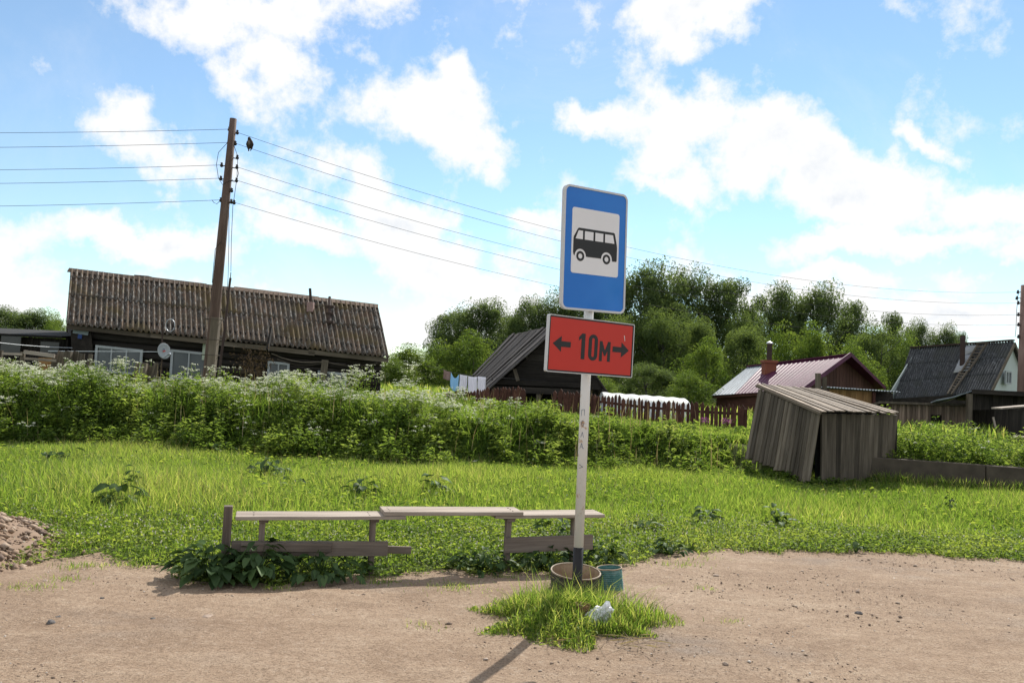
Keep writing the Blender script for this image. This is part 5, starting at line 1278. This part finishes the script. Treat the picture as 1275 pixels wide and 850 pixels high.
def bank_weeds():
    rg = np.random.default_rng(33)
    n = 6000; x = rg.uniform(-14, 6.5, n); toe = 14.2 + .25 * np.sin(x * .7) + .15 * np.sin(x * 1.9 + 1); t = rg.random(n); y = toe - .12 - .3 * np.clip(np.sin(x * 2.7 + 1.1 * np.sin(x * 1.3)) * np.sin(x * .83 + 16), 0, 1) + t * 3.0
    hm = np.interp(x, [-14, -5, -2, -.6, 1.2, 2.2, 3.2, 5.2, 6.5], [.7, .68, .62, .52, .42, .33, .22, .18, .18]) * (.8 + .35 * np.sin(x * 2.1 + 1.3 * np.sin(y * 2)) * np.sin(x * .9 + 2))
    h = np.clip(hm * (.42 + .78 * rg.random(n) ** .8), .12, 1.3) 
    low = .5 + .5 * np.sin(x * 2.7 + 1.1 * np.sin(x * 1.3)) * np.sin(x * .83 + 1 + y)
    h = h * np.interp(t, [0, .34, .45, 1], [0, 0, 1, 1]) + h * (.4 + .75 * low) * np.interp(t, [0, .34, .45, 1], [1, 1, 0, 0])
    keep = ~((x > 4.1) & (y > 13.6) & (x > 4.25) & (y < 16.6) & (rg.random(n) < .93))
    keep &= rg.random(n) < np.interp(x, [2.0, 3.2, 5], [1, .8, .5])
    x, y, h, t = x[keep], y[keep], h[keep], t[keep]; n = len(x)
    P = np.stack([x, y, terrain(x, y) - .02], 1)
    clump = .5 + .5 * np.sin(x * 3.1 + 1.7 * np.sin(y * 2.1)) * np.sin(y * 1.9 + x * .8)
    kind = rg.random(n) + .25 * (clump - .5)
    dens = np.interp(x, [-14, -9, -3, -1, .2, 1.2, 2.5], [1, 1, .85, .7, .3, .1, .02]) * np.interp(t, [0, .3, .5, .8, 1], [.02, .08, .6, 1, 1])
    umb = np.where(rg.random(n) < dens * (.3 + .75 * clump), rg.integers(3, 8, n), 0)
    parts = []
    a = (kind < .45) | (umb > 0)
    parts += weeds(P[a], h[a], 34, .085, .34, umb[a], rg, tone=np.clip(clump[a] * .75 + rg.random(a.sum()) * .45 - .1, 0, 1))          # lacy
    b = ~a & (kind < .8)
    parts += weeds(P[b], h[b] * .97, 34, .13, .26, None, rg, spread=.12, tone=np.clip(clump[b] * .75 + rg.random(b.sum()) * .45 - .1, 0, 1))   # lance leaves
    c = ~a & ~b
    parts += weeds(P[c], h[c] * .75, 26, .15, .6, None, rg, spread=.2, tone=np.clip(clump[c] * .75 + rg.random(c.sum()) * .45 - .1, 0, 1))     # broad leaves
    # long grass over the bank
    m = 40000; gx = rg.uniform(-14, 6.5, m); gt = rg.random(m); gy = 14.1 + .25 * np.sin(gx * .7) + .15 * np.sin(gx * 1.9 + 1) + gt * 3.4
    ok = ~((gx > 4.25) & (gy > 13.6) & (gy < 16.6) & (rg.random(m) < .9)); gx, gy, gt = gx[ok], gy[ok], gt[ok]; m = len(gx)
    gh = np.interp(gx, [-14, -1, 1.5, 3, 6], [.42, .4, .33, .2, .18]) * rg.uniform(.5, 1.2, m) * np.interp(gt, [0, .1, .3, 1], [.4, .6, 1, 1]); gp = np.stack([gx, gy, terrain(gx, gy)], 1)
    V, T, r = blades(gp, gh, rg.uniform(.008, .016, m), .5, rg, np.clip(.1 + .5 * gt + rg.normal(0, .2, m), 0, 1)); parts.append((V, T, r, 2))
    # dry stalks and tall nettle spires breaking the line
    m = 420; sx = rg.uniform(-14, 4, m); sy = 14.2 + .25 * np.sin(sx * .7) + .15 * np.sin(sx * 1.9 + 1) + rg.random(m) * 2.4; sp_ = np.stack([sx, sy, terrain(sx, sy)], 1)
    V, T, r = blades(sp_, rg.uniform(.45, .95, m), np.full(m, .009), .18, rg); parts.append((V, T, r, 3))
    m = 190; cxs = rg.uniform(-13, 3.2, 32); sx = cxs[rg.integers(0, 32, m)] + rg.normal(0, .16, m); sy = 14.2 + .25 * np.sin(sx * .7) + .15 * np.sin(sx * 1.9 + 1) + rg.uniform(-.25, 1.5, m)
    parts += weeds(np.stack([sx, sy, terrain(sx, sy)], 1), rg.uniform(.4, .72, m) * np.interp(sx, [-1, 3], [1, .72]), 46, .14, .3, None, rg, spread=.13, tone=.25 + .75 * rg.random(m))
    V, T, r, mi = join(parts)
    tag(np_mesh('bank_weeds', V, T, r, [M['weed'], M['umbel'], M['grass'], M['straw']], mi=mi), kind='stuff')
    # leafy bed above the retaining wall
    n = 900; x = rg.uniform(6.5, 15, n); y = wall_y(x) + .12 + rg.random(n) * 2.6
    hh = np.interp(x, [6.5, 7.4, 8.2, 10], [.66, .78, .62, .55]) * rg.uniform(.5, 1.1, n) * (.85 + .3 * np.sin(x * 4.3) * np.sin(y * 3 + x)) * np.interp(y - wall_y(x), [0, .5, 2.6], [.6, 1, 1.1]); P = np.stack([x, y, terrain(x, y) - .02], 1)
    parts = weeds(P, hh, 44, .1, .42, np.where(rg.random(n) < .04, 2, 0), rg, spread=.2)
    m = 5500; gx = rg.uniform(6.4, 15, m); gy = wall_y(gx) - .2 - rg.random(m) * .25; P = np.stack([gx, gy, 0 * gx], 1); V, T, r = blades(P, rg.uniform(.12, .36, m), rg.uniform(.008, .014, m), .5, rg); parts.append((V, T, r, 2))
    q = 130; wx = np.concatenate([rg.uniform(4.1, 5.3, 70), rg.uniform(5.3, 11, 60)]); wy = np.where(wx < 5.3, 15.4 - (wx - 4.1) * 1.35 - rg.random(q) * .3, np.where(wx < 6.5, 13.95 + (wx - 5.4) * .6, wall_y(wx) - .25) - rg.random(q) * .2)
    parts += weeds(np.stack([wx, wy, terrain(wx, wy)], 1), rg.uniform(.08, .24, q), 26, .09, .45, None, rg, spread=.16, tone=rg.random(q) * .5)
    V, T, r, mi = join(parts)
    tag(np_mesh('leafy_bed', V, T, r, [M['weed'], M['umbel'], M['grass']], mi=mi), kind='stuff')
    # weeds at the fences and houses
    n = 1500; x = rg.uniform(-14, 13, n); y = rg.uniform(18.3, 21.3, n); keep = (y < 20.6) | (x < -1)
    keep &= rg.random(n) < np.interp(x, [-14, -1, .5, 3, 7, 13], [1, 1, .55, .3, .8, .8]); x, y = x[keep], y[keep]; n = len(x)
    hh = np.interp(x, [-14, -1, 1, 13], [.55, .42, .2, .2]) * rg.uniform(.4, 1.1, n); P = np.stack([x, y, terrain(x, y)], 1)
    V, T, r, mi = join(weeds(P, hh, 22, .13, .35, np.where((rg.random(n) < .5) & (x < -1), 3, 0), rg))
    tag(np_mesh('terrace_weeds', V, T, r, [M['weed'], M['umbel']], mi=mi), kind='stuff')
    # tall cow parsley standing against the houses
    C = [(150, 446, 8, 'tall cow parsley before the window nearest the left end of the log house'), (28, 448, 6, 'cow parsley standing highest at the far left, before the stake fence'), (345, 468, 6, 'cow parsley clump below the dead brown bush'),
         (378, 462, 7, 'cow parsley in front of the small right-hand window of the log house'), (452, 456, 10, 'tallest cow parsley clump, beneath the right end of the log house'), (505, 470, 7, 'cow parsley clump between the log house and the washing line'),
         (562, 482, 8, 'cow parsley clump directly under the washing line'), (270, 455, 6, 'cow parsley at the foot of the leaning utility pole'), (425, 468, 8, 'cow parsley clump left of the tallest one under the log house')]
    for px, py, k, lb in C:
        Y = 16.9 + rg.random() * .3; top = at(px, py, Y); z0 = tz(top.x, Y); hh = top.z - z0
        P = np.stack([top.x + rg.normal(0, .17, k), Y + rg.normal(0, .14, k), np.full(k, z0)], 1)
        V, T, r, mi = join(weeds(P, hh * rg.uniform(.82, 1.03, k), 30, .09, .33, rg.integers(5, 9, k), rg))
        tag(np_mesh('cow_parsley', V, T, r, [M['weed'], M['umbel']], mi=mi), lb, 'cow parsley', 'tall cow parsley on top of the bank')
    # purple flower spikes
    for px, py, Y, lb in ((302, 497, 15.7, 'purple flower spike on the bank below the dead brown bush'), (388, 508, 15.4, 'purple flower spike on the bank nearest the middle of the picture'), (876, 522, 20.3, 'purple flower spike in front of the picket fence, left one'), (904, 521, 20.3, 'purple flower spike in front of the picket fence, right one')):
        top = at(px, py, Y); z0 = tz(top.x, Y); hh = max(.35, top.z - z0); k = 3
        P = np.stack([top.x + rg.normal(0, .05, k), Y + rg.normal(0, .05, k), np.full(k, z0)], 1)
        parts = weeds(P, np.full(k, hh), 16, .09, .25, None, rg)
        m = 110; j = rg.integers(0, k, m); f = rg.uniform(.66, 1.02, m); a = rg.uniform(0, 6.3, m)
        Cc = P[j] + np.stack([np.cos(a) * .028 + rg.normal(0, .02, m), np.sin(a) * .028, hh * f], 1)
        parts.append((*discs(Cc, rg.uniform(.009, .016, m), rg, 1.5), 1))
        V, T, r, mi = join(parts); tag(np_mesh('purple_flower', V, T, r, [M['weed'], M['fireweed']], mi=mi), lb, 'flower', 'purple flower spikes')
    # dead brown bush by the house
    c = at(318, 452, 17.6); k = 26; P = np.stack([c.x + rg.normal(0, .12, k), c.y + rg.normal(0, .1, k), np.full(k, tz(c.x, c.y))], 1)
    parts = []
    for i in range(k):
        hgt = (at(318, 431, 17.6).z - P[i, 2]) * rg.uniform(.75, 1.0); a = rg.uniform(0, 6.3); m = 22
        tip = P[i] + np.array([np.cos(a) * .28, np.sin(a) * .2, hgt])
        parts.append((*blades(P[i:i + 1] , np.array([hgt]), np.array([.015]), .25, rg), 0))
        C_ = P[i] + (tip - P[i]) * rg.uniform(.6, 1.05, m)[:, None] + rg.normal(0, .06, (m, 3)); parts.append((*leaves(C_, rg.normal(0, 1, (m, 3)), rg.uniform(.03, .08, m), rg.uniform(.008, .03, m), .2, rg), 0))
    V, T, r, mi = join(parts); tag(np_mesh('dead_bush', V, T, r, M['dry'], mi=mi), 'dead brown bush of dry stalks before the log house wall', 'bush')
bank_weeds()

def burdocks():
    rg = np.random.default_rng(5)
    # (px, base py, radius m, height m, leaves, leaf length, label)
    L = [(262, 722, .38, .26, 110, .12, 'big spreading burdock at the left end of the bench'), (318, 722, .34, .30, 90, .11, 'burdock growing up through the left end of the bench'), (400, 718, .5, .2, 100, .09, 'leafy plant under the middle of the left lower plank'),
         (600, 710, .36, .17, 90, .08, 'leafy plant under the overlap of the two right boards'), (680, 708, .4, .2, 110, .085, 'dark leafy plant under the right lower plank of the bench'), (752, 702, .22, .22, 40, .1, 'leafy plant at the right end of the bench behind the teal canister'),
         (146, 636, .22, .26, 22, .17, 'dark burdock out in the meadow left of the bench'), (165, 618, .10, .28, 14, .11, 'tall small burdock just behind the dark one left of the bench'), (55, 582, .22, .2, 16, .15, 'burdock at the far left of the meadow below the bank'), (90, 580, .25, .2, 16, .16, 'burdock just right of the far left one below the bank'),
         (333, 600, .36, .26, 26, .18, 'broad burdock in the meadow behind the left board of the bench'), (362, 614, .2, .16, 14, .13, 'low burdock in front of the broad one behind the bench'), (450, 624, .22, .25, 22, .15, 'burdock in the meadow behind the gap of the two left legs'), (541, 622, .2, .26, 18, .14, 'burdock behind the middle raised board of the bench'),
         (690, 668, .26, .2, 26, .13, 'dark leaved plant in the clover just behind the right end of the bench'), (880, 654, .2, .17, 24, .11, 'dark round leafed plant in the meadow right of the sign'), (972, 662, .18, .2, 18, .11, 'leafy plant in the meadow below the leaning shed'), (966, 652, .14, .16, 12, .1, 'smaller leafy plant just behind the one below the leaning shed'),
         (1183, 640, .05, .3, 16, .07, 'single upright dark weed in the meadow at the right'), (832, 690, .26, .14, 40, .09, 'leafy patch at the dirt edge right of the teal canister'), (1065, 688, .08, .13, 12, .07, 'small upright weed at the dirt edge on the right'), (798, 664, .3, .14, 40, .1, 'pale leafy plant in the clover right of the sign pole'),
         (1130, 596, .25, .2, 26, .12, 'leafy plant at the right foot of the leaning shed'), (275, 572, .28, .22, 16, .16, 'burdock at the foot of the bank above the bench end post'), (715, 572, .3, .25, 20, .16, 'burdock at the foot of the bank behind the sign pole')]
    for px, py, rad, hgt, n, ll, lb in L:
        c = gr(px, py); c.z = tz(c.x, c.y); hgt = hgt + (.07 if py < 660 else 0); n2 = int(n * 1.2); a = rg.uniform(0, 6.3, n2); q = np.sqrt(rg.random(n2)) * rad
        z = hgt * (1.05 - .65 * (q / rad) ** 2) * rg.uniform(.45, 1.05, n2)
        C = np.stack([c.x + np.cos(a) * q * .75, c.y + np.sin(a) * q * .6, c.z + z], 1)
        D = np.stack([np.cos(a), np.sin(a) * .9, rg.uniform(-.5, .35, n2)], 1); D /= np.linalg.norm(D, axis=1)[:, None]
        Lf = ll * rg.uniform(.6, 1.2, n2); W = Lf * .62
        up = np.array([0, 0, 1.]) + rg.normal(0, .25, (n2, 3)); s = np.cross(D, up); s /= np.linalg.norm(s, axis=1)[:, None]
        zz = np.array([0, 0, 1.]); V = []
        for tt, ww, dr in ((0, .12, 0), (.22, .8, .0), (.5, 1, .04), (.8, .62, .16)):
            for k in (-1, 0, 1):
                V.append(C + D * (Lf * tt)[:, None] + s * (W * ww * k / 2)[:, None] + zz * (abs(k) * W * .16 * ww - Lf * dr + (0 if k == 0 else rg.normal(0, .05, n2) * W))[:, None])
        V.append(C + D * Lf[:, None] - zz * (Lf * .28)[:, None])
        V = np.stack(V, 1).reshape(-1, 3)
        t0 = []
        for i in range(3):
            for k in (0, 1):
                b = i * 3 + k; t0 += [[b, b + 1, b + 4], [b, b + 4, b + 3]]
        t0 += [[9, 10, 12], [10, 11, 12]]
        T = (np.array(t0)[None] + np.arange(n2)[:, None, None] * 13).reshape(-1, 3); r = np.repeat(rg.random(n2), 13)
        # stalks
        root = np.stack([c.x + 0 * a, c.y + 0 * a, c.z + 0 * a], 1); vec = C - root; m = n2
        sw = np.cross(vec, rg.normal(0, 1, (m, 3))); sw = sw / np.linalg.norm(sw, axis=1)[:, None] * .0035
        V2 = np.stack([root - sw, root + sw, C + sw * .6, C - sw * .6], 1).reshape(-1, 3); T2 = (np.array([[0, 1, 2], [0, 2, 3]])[None] + np.arange(m)[:, None, None] * 4).reshape(-1, 3)
        A = join([(V, T, r, 0), (V2, T2, np.repeat(rg.random(m), 4), 0)])
        tag(np_mesh('burdock_plant', A[0], A[1], A[2], M['burdock'], mi=A[3]), lb, 'plant', 'broad-leaved plants in the meadow and under the bench')
burdocks()

# ------------------------------------------------------------------ trees
def tree_proto(seed, H, Rw, n_cl, per, ls, t0, mat, shape):
    """crown of leaf clumps on the ends of limbs; returns crown mesh, trunk mesh (origin at the foot)"""
    rg = np.random.default_rng(seed)
    t = t0 + (1 - t0) * rg.random(n_cl); a = rg.uniform(0, 6.3, n_cl)
    tt = (t - t0) / (1 - t0)
    prof = {'round': np.sqrt(np.clip(1 - (2 * tt - .85) ** 2 / 1.35, 0.04, 1)), 'tall': np.clip(.7 + .6 * tt, 0, 1) * np.sqrt(np.clip(1 - tt ** 3, .03, 1)), 'bush': np.sqrt(np.clip(1 - tt ** 2, .04, 1))}[shape]
    lob = 1 + .24 * np.sin(a * 3 + seed) + .2 * np.sin(a * 4 + t * 9 + seed * 2)
    rr = Rw * prof * lob * (1 - .62 * rg.random(n_cl) ** 2.2)
    C = np.stack([np.cos(a) * rr, np.sin(a) * rr, t * H * (1 + rg.normal(0, .035, n_cl))], 1)
    cs = rg.uniform(.4, 1.35, n_cl) * Rw * .26
    ci = np.repeat(np.arange(n_cl), per); n = len(ci)
    g = rg.normal(0, 1, (n, 3)) * np.where(shape == 'round', 1, 1) * np.array([1, 1, .72] if shape != 'bush' else [.8, .8, 1.15]); g /= np.maximum(1, np.linalg.norm(g, axis=1) / 1.35)[:, None]
    P = C[ci] + g * cs[ci][:, None]
    D = g + rg.normal(0, .7, (n, 3)) + np.array([0, 0, -.25]); L = ls * rg.uniform(.6, 1.35, n)
    tone = np.clip(rg.random(n_cl)[ci] * .55 + rg.random(n) * .45, 0, 1)
    V, T, r = leaves(P, D, L, L * .62, .1, rg, tone)
    me = np_mesh('crown', V, T, r, mat); 
    m = MB(); top = V3(rg.normal(0, .15), rg.normal(0, .15), H * .86)
    m.tube([V3(0, 0, -.3), V3(.02 * H * rg.normal(0, .5), 0, H * .3), top * .7, top], [.028 * H * .75, .022 * H * .75, .013 * H * .7, .004 * H], 9)
    for i in rg.choice(n_cl, min(n_cl, 26), replace=False):
        e_ = V3(*C[i]); b = V3(0, 0, max(H * .08, e_.z - .55 * math.hypot(e_.x, e_.y) - .08 * H)); md = (b + e_) / 2 + V3(0, 0, -.03 * H)
        m.tube([b, md, e_], [.0085 * H, .006 * H, .002 * H], 5)
    tr = m.build('trunk', M['bark'], None, True)
    return me, tr
TREES = []
def trees():
    # (cx, top py, width px, depth, proto, label)
    protos = {}
    specs = {'D0': (1, 10, 3.3, 100, 400, .19, .06, 'tree_dark', 'round'), 'D1': (2, 10, 3.0, 100, 400, .19, .05, 'tree_dark', 'round'), 'D2': (3, 10, 3.4, 104, 400, .19, .06, 'tree_dark', 'round'),
             'M0': (4, 8, 2.6, 80, 330, .15, .02, 'tree_mid', 'tall'), 'M1': (5, 8, 2.8, 82, 330, .15, .02, 'tree_mid', 'round'),
             'L0': (6, 5, 2.4, 66, 230, .15, .0, 'tree_light', 'bush'), 'L1': (7, 5, 2.6, 68, 230, .15, .0, 'tree_light', 'bush')}
    L = [(5, 381, 62, 70, 'D2', 'rounded tree at the extreme left edge behind the black outbuilding'), (46, 385, 58, 72, 'D0', 'tree peeping over the black outbuilding, second from the left edge'), (72, 396, 26, 74, 'D1', 'slender tree beside the left end of the log house roof'), (66, 398, 36, 48, 'L1', 'light green bush just above the black outbuilding roof'),
         (512, 433, 70, 44, 'L0', 'light green bush right beside the log house roof end'), (488, 447, 52, 42, 'L1', 'lowest light bush, touching the right wall of the log house'), (545, 428, 60, 46, 'L1', 'light green bush behind the blue and white washing'), (592, 418, 64, 46, 'L0', 'light green bush against the barn roof edge'),
         (561, 388, 52, 63, 'D1', 'dark tree at the left end of the tall treeline, before the gap of sky'), (600, 373, 76, 60, 'D0', 'big round dark tree left of the barn ridge'), (662, 369, 52, 62, 'D2', 'dark tree rising behind the barn ridge'), (640, 392, 50, 66, 'D1', 'dark tree between the round tree and the barn ridge'),
         (700, 360, 58, 64, 'D0', 'dark tree mostly behind the blue sign panel, left side'), (748, 348, 66, 62, 'D2', 'dark tree mostly hidden behind the blue sign panel'),
         (806, 327, 84, 58, 'D0', 'tallest dark tree just right of the blue sign panel'), (858, 331, 76, 60, 'D2', 'tall dark tree second right from the blue sign panel'), (908, 345, 66, 60, 'D1', 'tall dark tree third right from the sign, next to the sky gap'), (830, 372, 80, 56, 'D1', 'dark tree in front of the tallest ones right of the sign'),
         (770, 398, 62, 52, 'M0', 'mid green tree right behind the red plate edge'), (826, 384, 66, 52, 'M1', 'mid green tree below the tallest dark tree'), (874, 402, 54, 50, 'M0', 'mid green tree above the white garden tunnel'), (925, 388, 46, 56, 'M1', 'mid green tree below the sky gap right of the tall trees'),
         (882, 428, 60, 44, 'L0', 'light bush left of the purple roof, above the picket fence'), (928, 412, 62, 46, 'M0', 'yellow green tree behind the silver end of the purple roof'), (972, 412, 58, 46, 'L1', 'yellow green bush behind the brick chimney'), (1016, 411, 62, 46, 'L0', 'yellow green bush behind the purple roof ridge'),
         (974, 352, 66, 64, 'D2', 'broad dark tree right of the sky gap'), (1020, 354, 66, 64, 'D0', 'broad dark tree above the purple roof gable'), (1062, 374, 52, 66, 'D1', 'dark tree at the right shoulder of the right-hand clump'),
         (1096, 403, 62, 46, 'M1', 'light green tree right of the purple gable'), (1060, 428, 56, 42, 'L1', 'light green bush close behind the purple gable'), (1126, 418, 50, 47, 'L0', 'light green bush left of the slate roof ridge'), (1078, 448, 44, 40, 'L1', 'light green bush low between the purple and the slate roof'),
         (1114, 388, 38, 78, 'D1', 'distant slim tree above the light green tree at right'), (1146, 397, 36, 80, 'D2', 'distant tree right above the slate roof left end'), (1176, 404, 34, 80, 'D0', 'distant tree above the slate roof middle'), (1196, 412, 22, 84, 'D1', 'last distant tree by the roof flue of the slate house'),
         (745, 470, 52, 34, 'L1', 'bush directly behind the left end of the white garden tunnel'), (805, 452, 60, 40, 'M1', 'shady tree behind the white garden tunnel'), (858, 466, 56, 36, 'L0', 'bush behind the right end of the white garden tunnel'), (740, 420, 70, 50, 'M1', 'mid green tree behind the red plate'), (690, 430, 60, 54, 'M0', 'mid green tree behind the barn gable'),
         (650, 405, 60, 70, 'D0', 'dark tree far behind the barn roof slope')]
    for i, (cx, top, w, Y, k, lb) in enumerate(L):
        if k not in protos:
            s = specs[k]; cr, tr = tree_proto(s[0], s[1], s[2], s[3], s[4], s[5], s[6], M[s[7]], s[8]); protos[k] = (cr, tr, s)
        cr, tr, s = protos[k]; t = at(cx, top, Y); z0 = tz(t.x, Y); Ht = t.z - z0; wid = w * 1.12 / F_PX * Y / (2.1 * s[2])
        e = empty('bush' if k[0] == 'L' else 'tree', V3(t.x, Y, z0), lb, 'bush' if k[0] == 'L' else 'tree', 'trees and bushes behind the yards')
        first = cr.parent is None
        for p in (cr, tr):
            c = p if first else p.copy()
            if not first: COL.objects.link(c)
            c.parent = e
        e.scale = (wid, wid, Ht / (s[1] * 1.085)); e.rotation_euler.z = i * 2.4 if wid < 0 else (i * 2.399) % 6.283
trees()
